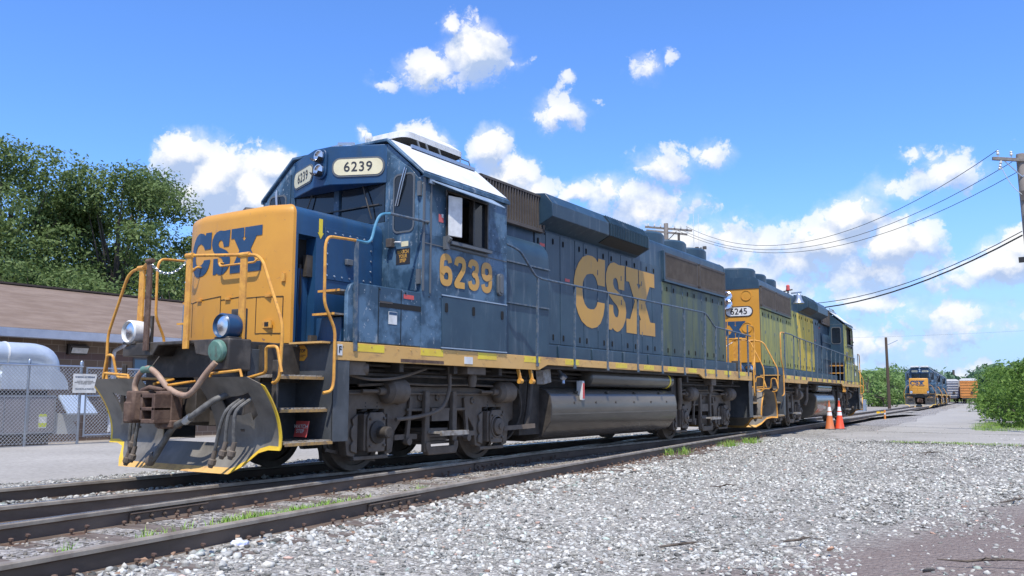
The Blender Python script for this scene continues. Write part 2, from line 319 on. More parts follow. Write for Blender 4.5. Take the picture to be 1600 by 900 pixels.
# ================================================================== ground, tracks, buildings, trees
def xD(y):
    return 2.80-.119*y+.0009*y*y if y < 15 else 1.2175-.082*(y-15)-.0*(y-15)**2
def atpx(u, depth):
    lat = (u-800)/1360.35*depth; return (-.546*depth*1.0+.837*lat+8.8549, .837*depth+.546*lat-8.5159)
def ground_mat(name, base, dark, light, sc, kind):
    m = D.materials.new(name); m.use_nodes = True; nt = m.node_tree; b = nt.nodes['Principled BSDF']
    tc = N(nt, 'ShaderNodeTexCoord'); v = tc.outputs['Object']
    big = N(nt, 'ShaderNodeTexNoise', inp={'Vector': v, 'Scale': .35, 'Detail': 5.0, 'Roughness': .6})
    if kind == 'gravel':
        vo = N(nt, 'ShaderNodeTexVoronoi', inp={'Vector': v, 'Scale': sc, 'Randomness': 1.0})
        vo2 = N(nt, 'ShaderNodeTexVoronoi', inp={'Vector': v, 'Scale': sc*2.3, 'Randomness': 1.0})
        hs = N(nt, 'ShaderNodeSeparateColor', inp={0: vo.outputs['Color']})
        hs2 = N(nt, 'ShaderNodeSeparateColor', inp={0: vo2.outputs['Color']})
        f = mth(nt, 'ADD', mth(nt, 'MULTIPLY', hs.outputs[0], .6), mth(nt, 'MULTIPLY', hs2.outputs[1], .4))
        cr = N(nt, 'ShaderNodeValToRGB', inp={0: f}); e = cr.color_ramp.elements
        e[0].color = c4(dark); e[0].position = .1; e[1].color = c4(light); e[1].position = .9
        x = e.new(.5); x.color = c4(base)
        col = cr.outputs[0]
        col = N(nt, 'ShaderNodeMix', data_type='RGBA', blend_type='MULTIPLY', inp={0: 1.0, 6: col, 7: N(nt, 'ShaderNodeMapRange', inp={0: big.outputs['Fac'], 1: .3, 2: .7, 3: .78, 4: 1.08}).outputs[0]}).outputs[2]
        h = mth(nt, 'SUBTRACT', mth(nt, 'MULTIPLY', hs.outputs[1], .5), vo.outputs['Distance'])
        h = mth(nt, 'ADD', h, mth(nt, 'MULTIPLY', vo2.outputs['Distance'], -.4))
        bp_ = N(nt, 'ShaderNodeBump', inp={'Strength': .9, 'Distance': .03, 'Height': h}); nt.links.new(bp_.outputs[0], b.inputs['Normal'])
        # brown earth showing towards the camera side
        sp = N(nt, 'ShaderNodeSeparateXYZ', inp={0: v})
        d = mth(nt, 'ADD', sp.outputs[0], mth(nt, 'MULTIPLY', sp.outputs[1], -.277))
        d = mth(nt, 'ADD', d, mth(nt, 'MULTIPLY', mth(nt, 'SUBTRACT', big.outputs['Fac'], .5), 2.4))
        k = N(nt, 'ShaderNodeMapRange', inp={0: d, 1: 6.9, 2: 7.9, 3: 0.0, 4: .85}).outputs[0]
        col = N(nt, 'ShaderNodeMix', data_type='RGBA', inp={0: k, 6: col, 7: (.20, .155, .14, 1)}).outputs[2]
    else:
        n1 = N(nt, 'ShaderNodeTexNoise', inp={'Vector': v, 'Scale': sc, 'Detail': 8.0, 'Roughness': .7})
        cr = N(nt, 'ShaderNodeValToRGB', inp={0: n1.outputs['Fac']}); e = cr.color_ramp.elements
        e[0].color = c4(dark); e[0].position = .3; e[1].color = c4(light); e[1].position = .7
        x = e.new(.5); x.color = c4(base)
        col = N(nt, 'ShaderNodeMix', data_type='RGBA', blend_type='MULTIPLY', inp={0: 1.0, 6: cr.outputs[0], 7: N(nt, 'ShaderNodeMapRange', inp={0: big.outputs['Fac'], 1: .3, 2: .7, 3: .85, 4: 1.1}).outputs[0]}).outputs[2]
        bp_ = N(nt, 'ShaderNodeBump', inp={'Strength': .35, 'Distance': .01, 'Height': n1.outputs['Fac']}); nt.links.new(bp_.outputs[0], b.inputs['Normal'])
    nt.links.new(col, b.inputs['Base Color']); b.inputs['Roughness'].default_value = .95; b.inputs['Specular IOR Level'].default_value = .15
    return m
mg_gravel = ground_mat('gravel', (.35, .33, .295), (.14, .13, .115), (.53, .505, .455), 26, 'gravel')
mg_gravel2 = ground_mat('ballast', (.33, .31, .285), (.10, .09, .085), (.52, .49, .46), 22, 'gravel')
mg_asph = ground_mat('asphalt', (.345, .325, .295), (.25, .235, .21), (.40, .375, .34), 14, 'asphalt')
mg_dirt = ground_mat('dirt', (.30, .27, .24), (.20, .18, .15), (.40, .37, .33), 9, 'asphalt')
mg_grass = ground_mat('field_grass', (.085, .12, .035), (.05, .08, .02), (.17, .18, .07), 3, 'asphalt')
def sheet(name, fn, us, vs_, m, kind='structure'):
    mb = MB(); nu, nv = len(us), len(vs_)
    mb.v = [fn(u, v) for u in us for v in vs_]
    mb.f = [(i*nv+j, (i+1)*nv+j, (i+1)*nv+j+1, i*nv+j+1) for i in range(nu-1) for j in range(nv-1)]; mb.m = [0]*len(mb.f)
    o = mb.build(name, m); tag(o, kind=kind); return o
def fbm(x, y, s=1.0): return (math.sin(x*1.3*s+y*.7*s)+math.sin(x*-.6*s+y*1.9*s+1.3)+.5*math.sin(x*3.1*s+2.2)+.5*math.sin(y*3.7*s+x*2.0*s))*.33
def lin(a, b, n): return [a+(b-a)*i/(n-1) for i in range(n)]
g = MB(); g.add([(-3000, -600, -.33), (3000, -600, -.33), (3000, 4000, -.33), (-3000, 4000, -.33)], [(0, 1, 2, 3)])
tag(g.build('ground', mg_dirt), kind='structure')
tag(MB().add([(-900, 120, -.31), (-20, 120, -.31), (-12, 45, -.31), (-60, 45, -.31)], [(0, 1, 2, 3)]).build('field', mg_grass), kind='structure')
# near side gravel yard (from the foot of the outer rail)
def gh(x, y):
    d = x-xD(y)
    return -.165-.03*min(max(d-.2, 0), 2)+.012*fbm(x*2, y*2)+.02*fbm(x*.6, y*.6)
sheet('gravel_yard', lambda v, u: (xD(v)+.03+u, v, gh(xD(v)+.03+u, v)), lin(-16, 24.2, 120), [0, .05, .12, .2, .35, .5, .7, .9, 1.2, 1.5, 1.9, 2.3, 2.8, 3.4, 4, 5, 6, 7, 8, 10, 12, 15, 20, 30, 60], mg_gravel)
sheet('pavement', lambda u, v: (xD(u)+.5+v+(.5*fbm(u, 2) if v == 0 else 0), u, -.205+.008*fbm(u, v)), lin(16.4, 23, 12), [0, 2, 4, 6, 10, 20, 60], mg_asph)
sheet('service_road', lambda u, v: (xD(u)+2.2+v*(1+.0*u)+.35*fbm(u*.5, v), u, -.26), lin(23, 190, 50), [0, 2, 4, 5.2], mg_asph)
sheet('road_shoulder', lambda u, v: (xD(u)+.2+v, u, -.285+.01*fbm(u, v)), lin(22.5, 190, 40), [0, 2, 8, 25, 60], mg_gravel2)
# between the two tracks and under the first one
sheet('ballast', lambda u, v: (xD(u)-3.0 if v == 0 else xD(u)-.03+0*v, u, -.155) if False else ((-1.0+v*(xD(u)+.95)), u, -.158+.010*fbm(u*4, v*9)), lin(-16, 20, 80), lin(0, 1, 24), mg_gravel2)
sheet('ballast_far', lambda u, v: (xD(u)-3.2+v*3.3, u, -.16), lin(20, 220, 60), [0, 1], mg_gravel2)
# far side: ballast shoulder, asphalt lot, strip behind the fence
sheet('gravel_shoulder', lambda u, v: (-.85-v*1.9-(.25*fbm(u*2, 1) if v == 1 else 0), u, -.13-.03*v+.012*fbm(u*3, v*5)), lin(-16, 60, 120), lin(0, 1, 8), mg_gravel)
tag(MB().add([(-11.4, -30, -.165), (-2.4, -30, -.165), (-2.4, 70, -.165), (-11.4, 70, -.165)], [(0, 1, 2, 3)]).build('parking_lot', mg_asph), kind='structure')
# ---------------- rails
RP = [(-.0375, -.012), (-.030, -.002), (.030, -.002), (.0375, -.012), (.0375, -.038), (.010, -.052), (.009, -.145), (.075, -.168), (.075, -.180), (-.075, -.180), (-.075, -.168), (-.009, -.145), (-.010, -.052), (-.0375, -.038)]
m_rail = mat('rail_steel', (.085, .060, .044), .66, col2=(.15, .108, .08), scale=3, stretch=(1, .3, 1), bump=.1, bscale=20)
m_railtop = mat('rail_head_shiny', (.55, .56, .58), .25, metal=.9, col2=(.30, .29, .28), scale=4)
m_raildull = mat('rail_head_dull', (.30, .26, .21), .5, col2=(.20, .165, .13), scale=5)
m_tie = mat('tie_wood', (.10, .075, .06), .9, col2=(.16, .13, .11), scale=12, stretch=(.2, 1, 1))
def rail(fx, y0, y1, top, label, dy=.5, joints=(), joint_w=.9):
    n = max(2, int((y1-y0)/dy)); P = [(fx(y0+(y1-y0)*i/n), y0+(y1-y0)*i/n) for i in range(n+1)]
    mb = MB(); k = len(RP)
    for x, y in P: mb.v += [(x+a, y, b) for a, b in RP]
    for i in range(n):
        for j in range(k):
            mb.f.append((i*k+j, i*k+(j+1) % k, (i+1)*k+(j+1) % k, (i+1)*k+j)); mb.m.append(1 if j == 1 else (2 if j in (0, 2, 3) else 0))
    mb.f += [tuple(range(k-1, -1, -1)), tuple(range(n*k, n*k+k))]; mb.m += [0, 0]
    r = mb.build('rail', [m_rail, top, m_raildull], None)
    tag(r, label, 'rail')
    for yj in joints:
        jb = MB(); x = fx(yj); sl = (fx(yj+.5)-fx(yj-.5)); ux = Vector((sl, 1, 0)).normalized(); nx_ = Vector((ux.y, -ux.x, 0))
        c = Vector((x, yj, 0))
        q = [(.012, -.060), (.042, -.056), (.044, -.066), (.026, -.075), (.024, -.125), (.045, -.140), (.075, -.150), (.075, -.165), (.012, -.145)]
        A = c-ux*joint_w/2; jb.slab([A+nx_*a+Vector((0, 0, b)) for a, b in q], ux*joint_w)
        jo = jb.build('joint_bar', m_rail, r)
        for i in range(6):
            p_ = c+ux*(-joint_w/2+.08+i*(joint_w-.16)/5)+nx_*.026+Vector((0, 0, -.10))
            MB().lathe([(.019, 0), (.019, .016), (.010, .016), (.010, .034)], p_, nx_, 4 if i % 2 else 6).build('bolt', m_rail, jo)
    return r
A = rail(lambda y: -.755 if y < 20.5 else xD(y)-1.51, -14, 20.5, m_railtop, 'far rail under the front locomotive, beside the gravel strip and parking lot')
Bf = lambda y: .755
B = rail(Bf, -14, 20.5, m_railtop, 'rail under the near wheels of the front locomotive')
Cx = lambda y: xD(y)-1.51
C = rail(Cx, -14, 17, m_railtop, 'shiny rail running between the loaded track and the nearest rail', joints=(-3.35, 2.9))
Dr = rail(xD, -14, 130, m_raildull, 'nearest rail in the foreground, with a six bolt joint bar', joints=(-1.72, 12.4))
rail(lambda y: xD(y)-1.51, 20.5, 130, m_raildull, 'far rail of the curved track beyond the second locomotive')
wing = rail(lambda y: xD(y)-1.51-.10, 3.2, 8.0, m_raildull, 'short wing rail beside the frog under the front locomotive')
# tie plates and spikes along the two open rails
pm = MB(); pm.box(-.17, .17, -.09, .09, -.012, 0); pm.lathe([(.010, 0), (.010, .03), (.02, .03), (.02, .045), (.008, .05)], (.10, -.05, 0), (.1, 0, 1), 6); pm.lathe([(.010, 0), (.010, .02), (.02, .02), (.02, .035), (.008, .04)], (-.10, .05, 0), (-.1, 0, 1), 6); pm.lathe([(.010, 0), (.010, .05), (.02, .05), (.02, .065), (.008, .07)], (.12, .06, 0), (.2, .1, 1), 6)
p0 = pm.build('tie_plate', m_rust, Dr); p0.location = (xD(-7), -7, -.155); 
for i in range(1, 46):
    y = -7+i*.53; o = p0.copy(); COL.objects.link(o); o.parent = Dr; o.location = (xD(y), y+random.uniform(-.05, .05), -.157); o.rotation_euler = (0, 0, .1+random.uniform(-.05, .05))
    if y < 15:
        o = p0.copy(); COL.objects.link(o); o.parent = C; o.location = (Cx(y), y+random.uniform(-.05, .05), -.152); o.rotation_euler = (0, 0, .1+random.uniform(-.05, .05))
t0 = None
for i in range(34):
    y = -8+i*.53
    if t0 is None:
        t0 = MB().box(-1.25, 1.25, -.11, .11, -.34, -.150).build('railroad_tie', m_tie, None, bevel=.01)
        tag(t0, 'weathered wooden tie sunk in the ballast below the rails', 'railroad tie', 'ties under the nearest track'); o = t0
    else: o = t0.copy(); COL.objects.link(o)
    o.location = (xD(y)-.755+random.uniform(-.05, .06), y, random.uniform(-.012, .004)); o.rotation_euler = (0, 0, .1+random.uniform(-.03, .03))
# ---------------- loose stones (one object, uncountable)
ico_v = []; bmi = bmesh.new(); bmesh.ops.create_icosphere(bmi, subdivisions=1, radius=1.0); bmi.verts.ensure_lookup_table()
IV = np.array([v.co[:] for v in bmi.verts]); IF = np.array([[v.index for v in f.verts] for f in bmi.faces]); bmi.free()
def stones(name, P, S, cols, sub=None):
    """P (n,3) positions, S (n,) sizes"""
    n = len(P); nv = len(IV); nf = len(IF)
    jit = rng.uniform(.65, 1.25, (n, nv, 1)); sc = np.stack([rng.uniform(.8, 1.35, n), rng.uniform(.7, 1.2, n), rng.uniform(.32, .72, n)], 1)[:, None, :]
    V = IV[None]*jit*sc
    a = rng.uniform(0, 2*PI, n); t = rng.normal(0, .45, n); ca, sa, ct, st = np.cos(a), np.sin(a), np.cos(t), np.sin(t)
    x = V[..., 0]*ct[:, None]-V[..., 2]*st[:, None]; z = V[..., 0]*st[:, None]+V[..., 2]*ct[:, None]; y = V[..., 1]
    X = x*ca[:, None]-y*sa[:, None]; Y = x*sa[:, None]+y*ca[:, None]
    V = np.stack([X, Y, z], 2)*S[:, None, None]+P[:, None, :]
    F = (IF[None]+(np.arange(n)*nv)[:, None, None]).reshape(-1)
    me = D.meshes.new(name); me.vertices.add(n*nv); me.loops.add(n*nf*3); me.polygons.add(n*nf)
    me.vertices.foreach_set('co', V.reshape(-1).astype(np.float32)); me.loops.foreach_set('vertex_index', F.astype(np.int32))
    me.polygons.foreach_set('loop_start', (np.arange(n*nf)*3).astype(np.int32))
    me.update(calc_edges=True)
    ca_ = me.color_attributes.new('tone', 'FLOAT_COLOR', 'CORNER')
    ca_.data.foreach_set('color', np.repeat(np.concatenate([cols, np.ones((n, 1))], 1), nf*3, axis=0).reshape(-1).astype(np.float32))
    o = D.objects.new(name, me); COL.objects.link(o); return o
m_stone = D.materials.new('stone'); m_stone.use_nodes = True; _n = m_stone.node_tree; _b = _n.nodes['Principled BSDF']
_a = N(_n, 'ShaderNodeVertexColor', layer_name='tone'); _t = N(_n, 'ShaderNodeTexCoord'); _z = N(_n, 'ShaderNodeTexNoise', inp={'Vector': _t.outputs['Object'], 'Scale': 70.0, 'Detail': 3.0})
_m = N(_n, 'ShaderNodeMix', data_type='RGBA', blend_type='MULTIPLY', inp={0: 1.0, 6: _a.outputs[0], 7: N(_n, 'ShaderNodeMapRange', inp={0: _z.outputs['Fac'], 1: .3, 2: .7, 3: .75, 4: 1.1}).outputs[0]})
_n.links.new(_m.outputs[2], _b.inputs['Base Color']); _b.inputs['Roughness'].default_value = .9; _b.inputs['Specular IOR Level'].default_value = .2
def tone(n, base=.46, sp=.14):
    g_ = np.clip(rng.normal(base, sp, n), .10, .78); w = rng.normal(0, .018, n)
    c = np.stack([g_*(1.0+w), g_*.975, g_*(.885-w)], 1)
    k = rng.random(n)
    c[k < .012] *= np.array([1.15, .8, .7]); c[(k > .012) & (k < .05)] *= .45; c[(k > .05) & (k < .07)] *= np.array([.85, 1.0, .98])
    return c
def scatter(n, x0, x1, y0, y1, smin, smax, pw, gfun, cond=None):
    x = rng.uniform(x0, x1, n); y = rng.uniform(y0, y1, n)
    if cond is not None: k = cond(x, y); x, y = x[k], y[k]
    s = smin+(smax-smin)*rng.random(len(x))**pw
    z = np.array([gfun(a, b) for a, b in zip(x, y)])
    return np.stack([x, y, z+s*.12], 1), s
vxD = np.vectorize(xD)
def cam_depth(x, y): return (x-8.8549)*(-.546)+(y+8.5159)*.837
PS, SS = [], []
for (n, y0, y1, a, b, pw) in ((60000, -8.5, -1.5, .005, .029, 2.8), (64000, -3.5, 5, .006, .032, 2.6), (34000, 4, 16.5, .011, .036, 2.2)):
    P, S = scatter(n, 1.6, 17, y0, y1, a, b, pw, gh, lambda x, y: (x > vxD(y)+.09) & ((x-vxD(y)) < 9.5+.4*y*0+rng.random(len(x))*6) & (cam_depth(x, y) > 3.0) & ((.837*(x-8.8549)+.546*(y+8.5159)) < cam_depth(x, y)*.64+.5) & (rng.random(len(x)) > np.clip((x-.277*y-7.05+.5*np.sin(x*2+y*1.7))/1.0, 0, .90)))
    PS.append(P); SS.append(S)
# coarser ballast beside the nearest rail
P, S = scatter(5200, 2, 5, -7, 5, .020, .048, 1.3, gh, lambda x, y: (x > vxD(y)+.085) & (x < vxD(y)+.9*rng.random(len(x))**.6+.1)); PS.append(P); SS.append(S)
P = np.concatenate(PS); S = np.concatenate(SS)
o = stones('gravel_stones', P, S, tone(len(P), .425, .14)); o.data.materials.append(m_stone); tag(o, 'loose grey crushed stone covering the yard in front of the tracks', 'gravel', kind='stuff')
PS, SS = [], []
P, S = scatter(9000, .8, 3.6, -7.5, 16, .008, .024, 1.8, lambda x, y: -.155, lambda x, y: (x > vxD(y)-1.42) & (x < vxD(y)-.08)); PS.append(P); SS.append(S)
P, S = scatter(2500, .8, 3.6, -7.5, 16, .012, .03, 1.5, lambda x, y: -.155, lambda x, y: (x > .85) & (x < vxD(y)-1.6)); PS.append(P); SS.append(S)
P, S = scatter(12000, -2.9, -.85, -5.5, 16, .010, .034, 1.6, lambda x, y: -.125-.02*(-.85-x)); PS.append(P); SS.append(S)
P, S = scatter(3500, -.7, .7, -6, 3, .015, .04, 1.5, lambda x, y: -.15); PS.append(P); SS.append(S)
P = np.concatenate(PS); S = np.concatenate(SS)
cc = tone(len(P), .33, .12); inb = (P[:, 0] > .8); cc[inb] *= np.array([.86, .80, .74])
o = stones('track_ballast', P, S, cc); o.data.materials.append(m_stone); tag(o, 'brownish crushed stone and grit lying between and beside the rails', 'ballast', kind='stuff')
# ---------------- grass tufts
m_grass = mat('grass_blade', (.17, .33, .045), .6, col2=(.30, .38, .09), scale=5, spec=.2)
def blades(name, spots, label):
    mb = MB()
    for (x, y, z, r, n, h) in spots:
        for k in range(n):
            a = random.uniform(0, 2*PI); d = r*random.random()**.7; px, py = x+d*math.cos(a), y+d*math.sin(a)*1.6
            hh = h*random.uniform(.4, 1.1); ln_ = random.uniform(.1, .9)*hh; b_ = random.uniform(0, 2*PI); w = random.uniform(.0025, .005)
            wx, wy = -math.sin(b_)*w, math.cos(b_)*w; lx, ly = math.cos(b_)*ln_, math.sin(b_)*ln_
            mb.add([(px-wx, py-wy, z), (px+wx, py+wy, z), (px+lx*.4+wx*.8, py+ly*.4+wy*.8, z+hh*.65), (px+lx*.4-wx*.8, py+ly*.4-wy*.8, z+hh*.65), (px+lx, py+ly, z+hh)], [(0, 1, 2, 3), (3, 2, 4)])
    return tag(mb.build(name, m_grass, None, smooth=False, recalc=False), label, 'grass', kind='stuff')
sp = []
for i in range(150):
    t = random.random(); y = -3.5+1.9*t if i < 110 else -4.5+5*t; sp.append((xD(y)-.15-random.random()**1.4*.5, y, -.155, .09, random.randint(14, 44), .10))
for (y, d) in ((-5.2, -.30), (-5.0, -.55), (-4.3, -.6)): sp.append((xD(y)+d, y, -.155, .05, 22, .12))
for (y, d) in ((8.1, .2), (10.9, .35), (11.4, .4), (12.8, .5), (7.6, .15), (13.1, .45)):
    for k in range(4): sp.append((xD(y)+d+random.uniform(-.12, .12), y+random.uniform(-.3, .3), -.17, .10, 30, .16))
blades('grass', sp, 'bright green grass growing between the shiny rail and the nearest rail')
sp = [(random.uniform(4.5, 12), 16.2+random.uniform(-.35, .35)+0*k, -.2, .25, 16, .05) for k in range(150)]
blades('verge_grass', sp, 'thin line of grass at the edge of the paved crossing')
# ---------------- litter
PS, SS = [], []
P, S = scatter(5200, 1.5, 16, 15.8, 34, .006, .026, 2.4, lambda x, y: -.205 if y < 23 else -.262, lambda x, y: (x > vxD(y)+.4) & (np.sin(x*1.1+y*.9)+np.sin(y*2.1-x*.4)+rng.normal(0, .9, len(x)) > .7)); PS.append(P); SS.append(S)
P, S = scatter(4200, 1.5, 20, 15.4, 17.2, .010, .032, 1.6, lambda x, y: -.205, lambda x, y: (x > vxD(y)+.4)); PS.append(P); SS.append(S)
P = np.concatenate(PS); S = np.concatenate(SS)
o = stones('loose_grit', P, S, tone(len(P), .40, .15)); o.data.materials.append(m_stone); tag(o, 'loose grit scattered over the paved crossing and road', 'grit', kind='stuff')
mb = MB()
for i in range(420):
    y = random.uniform(-6, 13); x = xD(y)+random.choice((-.09-random.random()*.5, .09+random.random()**2*.9)); a = random.uniform(0, 6.3); s_ = random.uniform(.012, .04); h = random.uniform(.005, .03)
    d1 = Vector((math.cos(a), math.sin(a), random.uniform(-.3, .3)))*s_; d2 = Vector((-math.sin(a), math.cos(a), random.uniform(-.4, .4)))*s_*.5; c = Vector((x, y, -.145+h if x < xD(y) else gh(x, y)+.02+h))
    mb.add([c-d1, c-d2+Vector((0, 0, .006)), c+d1, c+d2+Vector((0, 0, .006))], [(0, 1, 2, 3)])
tag(mb.build('dead_leaves', mat('dead_leaf', (.22, .12, .07), .9, col2=(.34, .22, .14), scale=9), None, smooth=False, recalc=False), 'dry brown leaves and bark chips caught along the nearest rail', 'leaf litter', kind='stuff')
def px_ground(u, v, z):
    d = F2*1360.35+R3*(u-800)+U3*(450-v); t = (z-.9649)/d.z; return Vector((8.8549, -8.5159, .9649))+d*t
can = empty('crushed_can', (3.50, -4.02, -.135), math.radians(30)); tag(can, 'crushed white and blue drink can lying beside the nearest rail', 'can')
MB().lathe([(.022, -.062), (.028, -.058), (.031, -.05), (.027, -.02), (.031, .01), (.026, .03), (.030, .05), (.024, .062)], (0, 0, 0), (1, 0, 0), 18).build('can_body', mat('can_paint', (.75, .77, .82), .35, col2=(.30, .34, .62), scale=14), can)
MB().lathe([(.023, 0), (.023, .004), (.018, .002), (.005, .002)], (-.063, 0, 0), (-1, 0, 0), 18).build('can_lid', m_galv, can)
m_stick = mat('dead_stick', (.085, .065, .05), .9, col2=(.14, .11, .085), scale=20)
for k, (u, v, L_, a, lb) in enumerate(((1060, 853, .42, .9, 'long forked dead stick on the gravel, nearest the middle of the yard'), (1245, 845, .30, 1.0, 'short dark stick beside an orange stone on the gravel'), (1580, 783, .55, 1.2, 'dark broken branch on the gravel at the far right'), (1130, 760, .30, .7, 'thin twig lying on pale gravel below the cones'), (1540, 878, .6, .35, 'long thin twig on the bare brown earth at lower right'), (1450, 708, .55, .5, 'straight stick near the paved crossing'))):
    c = px_ground(u, v, -.185); s = MB(); dx, dy = math.cos(a), math.sin(a)
    pts = [c+Vector((dx*L_*t+.03*math.sin(t*9+k), dy*L_*t, .012+.012*math.sin(t*5))) for t in (-.5, -.25, 0, .25, .5)]
    s.tube(pts, [.004, .009, .011, .009, .003], 6); s.tube([pts[2], pts[2]+Vector((dy*.10, -dx*.08, .03)), pts[2]+Vector((dy*.2+.04, -dx*.12, .02))], [.006, .005, .002], 5)
    tag(s.build('stick', m_stick), lb, 'stick', 'sticks on the gravel')
rk = px_ground(1451, 893, -.185)
for k, (u, v, sz, col, lb) in enumerate(((1451, 893, .045, (.16, .15, .14), 'dark pointed stone at the bottom right of the yard'), (1297, 860, .03, (.55, .33, .22), 'small orange stone on the gravel'))):
    c = px_ground(u, v, -.19); o = stones('stone', np.array([[c.x, c.y, -.18]]), np.array([sz]), np.array([col])); o.data.materials.append(m_stone); tag(o, lb, 'stone')
# ---------------- depot building behind the lot
m_cmu = D.materials.new('concrete_block'); m_cmu.use_nodes = True; _n = m_cmu.node_tree; _b = _n.nodes['Principled BSDF']
_t = N(_n, 'ShaderNodeTexCoord'); _s = N(_n, 'ShaderNodeSeparateXYZ', inp={0: _t.outputs['Object']}); _c = N(_n, 'ShaderNodeCombineXYZ', inp={0: mth(_n, 'ADD', _s.outputs[1], _s.outputs[0]), 1: _s.outputs[2], 2: 0.0})
_k = N(_n, 'ShaderNodeTexBrick', inp={'Vector': _c.outputs[0], 'Color1': (.23, .165, .115, 1), 'Color2': (.20, .14, .10, 1), 'Mortar': (.36, .30, .24, 1), 'Scale': 1.0, 'Mortar Size': .008, 'Brick Width': .40, 'Row Height': .20, 'Bias': 0.0})
_k.offset = .5
# a darker maroon band of blocks
_sel = mth(_n, 'MULTIPLY', mth(_n, 'GREATER_THAN', _s.outputs[2], 2.0), mth(_n, 'LESS_THAN', _s.outputs[2], 2.2))
_mm = N(_n, 'ShaderNodeMix', data_type='RGBA', inp={0: mth(_n, 'MULTIPLY', _sel, .7), 6: _k.outputs[0], 7: (.14, .085, .085, 1)})
_n.links.new(_mm.outputs[2], _b.inputs['Base Color']); _b.inputs['Roughness'].default_value = .9
m_shing = mat('shingle_brown', (.175, .122, .088), .9, col2=(.225, .165, .125), scale=2.2, stretch=(1, .35, 1), bump=.3, bscale=20, dirt=(.13, .09, .075), dlo=.5, dhi=.8, dscale=9, dstretch=(1, .25, 1))
m_gut = mat('gutter_white', (.62, .66, .74), .4, col2=(.54, .58, .66), scale=3)
bd = empty('depot_building', (-15.5, 0, 0)); tag(bd, 'low tan block building with a brown shingled roof and white gutter', 'building')
MB().box(-12, 0, -20, 21, -.4, 2.62).build('wall', m_cmu, bd)
rf = MB(); rf.slab([(.60, -20.6, 2.72), (.60, 21.6, 2.72), (-4.6, 21.6, 4.50), (-4.6, -20.6, 4.50)], (0, 0, .05)); rf.slab([(-4.6, -20.6, 4.50), (-4.6, 21.6, 4.50), (-12.6, 21.6, 1.8), (-12.6, -20.6, 1.8)], (0, 0, .05))
ro = rf.build('roof', m_shing, bd); MB().box(-4.75, -4.45, -20.6, 21.6, 4.54, 4.60).build('ridge_cap', mat('ridge_dark', (.06, .045, .04), .9), ro)
MB().prism([(0, 2.3), (0, 2.63), (-4.6, 4.48), (-9.5, 2.8), (-9.5, 2.3)], 'y', 20.99, 21.01).build('gable', m_cmu, bd) 
MB().box(.0, .60, -20.5, 21.5, 2.54, 2.56).prism([(.56, 2.53), (.60, 2.50), (.72, 2.52), (.74, 2.64), (.76, 2.75), (.74, 2.75), (.70, 2.66), (.60, 2.66)], 'y', -20.6, 21.6).build('gutter', m_gut, bd, bevel=.0)
MB().tube(fillet([(.65, 6.85, 2.55), (.60, 6.85, 2.44), (.12, 6.85, 2.30), (.07, 6.85, 2.1), (.07, 6.85, -.1)], .06), .055, 10).build('downspout', m_gut, bd)
wl = MB().slab([(.02, 5.45, 2.44), (.02, 6.02, 2.44), (.20, 6.02, 2.38), (.20, 5.45, 2.38)], (0, 0, -.05)).box(.0, .16, 5.44, 5.48, 2.14, 2.44).box(.0, .06, 5.44, 6.02, 2.14, 2.44).build('wall_lamp', m_louv, bd)
MB().slab([(.18, 5.52, 2.36), (.18, 6.0, 2.36), (.10, 6.0, 2.18), (.10, 5.52, 2.18)], (.01, 0, 0)).build('lamp_lens', m_wht, wl)
MB().box(-1.7, -1.3, 9.0, 9.45, 3.20, 3.36).slab([(-1.25, 8.95, 3.30), (-1.25, 9.5, 3.30), (-1.75, 9.5, 3.42), (-1.75, 8.95, 3.42)], (0, 0, .04)).build('roof_vent', m_galv, ro)
wf = MB().box(.0, .03, 7.55, 8.6, 1.25, 2.12).build('window', m_gasket, bd); MB().box(.03, .035, 7.6, 8.1, 1.3, 2.07).box(.03, .035, 8.13, 8.55, 1.3, 2.07).build('pane', mat('window_blue', (.14, .25, .36), .15), wf)
# air handling unit and its ducts
hv = empty('air_handling_unit', (-13.2, 3.0, 0)); tag(hv, 'grey rooftop style air handling unit standing behind the chain link fence', 'air unit')
m_unit = mat('unit_paint', (.20, .19, .20), .6, col2=(.24, .225, .235), scale=3)
ub = MB().box(-1.1, 0, -2.6, .92, .02, .97).build('unit_body', m_unit, hv, bevel=.01)
sm = MB()
for y in (-2.2, -1.2, -.35, .25, .92): sm.box(0, .012, y-.008, y+.008, .05, .95)
sm.box(-.005, .014, -2.6, .92, .93, .97).box(-.005, .014, -2.6, .92, .02, .06); sm.build('panel_seam', m_wht if False else m_galv, ub)
MB().box(.001, .006, .52, .72, .15, .50).build('label_plate', m_wht, ub); MB().box(.006, .009, .52, .72, .18, .28).build('yellow_label', mat('label_green', (.55, .62, .05), .5), ub); MB().box(.006, .009, .52, .72, .44, .50).build('yellow_label', MATS['label_green'], ub)
MB().box(.001, .006, -.62, -.45, .62, .74).build('label_plate', mat('label_lilac', (.42, .36, .52), .5), ub); MB().box(-1.0, 0, -2.4, .8, -.30, .02).build('skid', m_under, ub)
m_duct = mat('duct_metal', (.50, .56, .63), .38, metal=.35, col2=(.60, .66, .72), scale=2.5)
def duct(name, pts, w, h, mt=None, rnd=False):
    mb = MB()
    if rnd: mb.tube(fillet(pts, .45, 7), w/2, 20)
    else:
        for i in range(len(pts)-1): mb.bar(pts[i], pts[i+1], w, h)
    return mb.build(name, mt or m_duct, hv, bevel=0)
duct('round_duct', [(-.35, -2.8, 1.98), (-.35, .80, 1.98), (-.35, .86, 1.3)], .62, .62, rnd=True)
duct('round_duct', [(-.25, -2.8, 1.38), (-.25, -.5, 1.38), (-.25, .3, 1.38)], .44, .44, rnd=True)
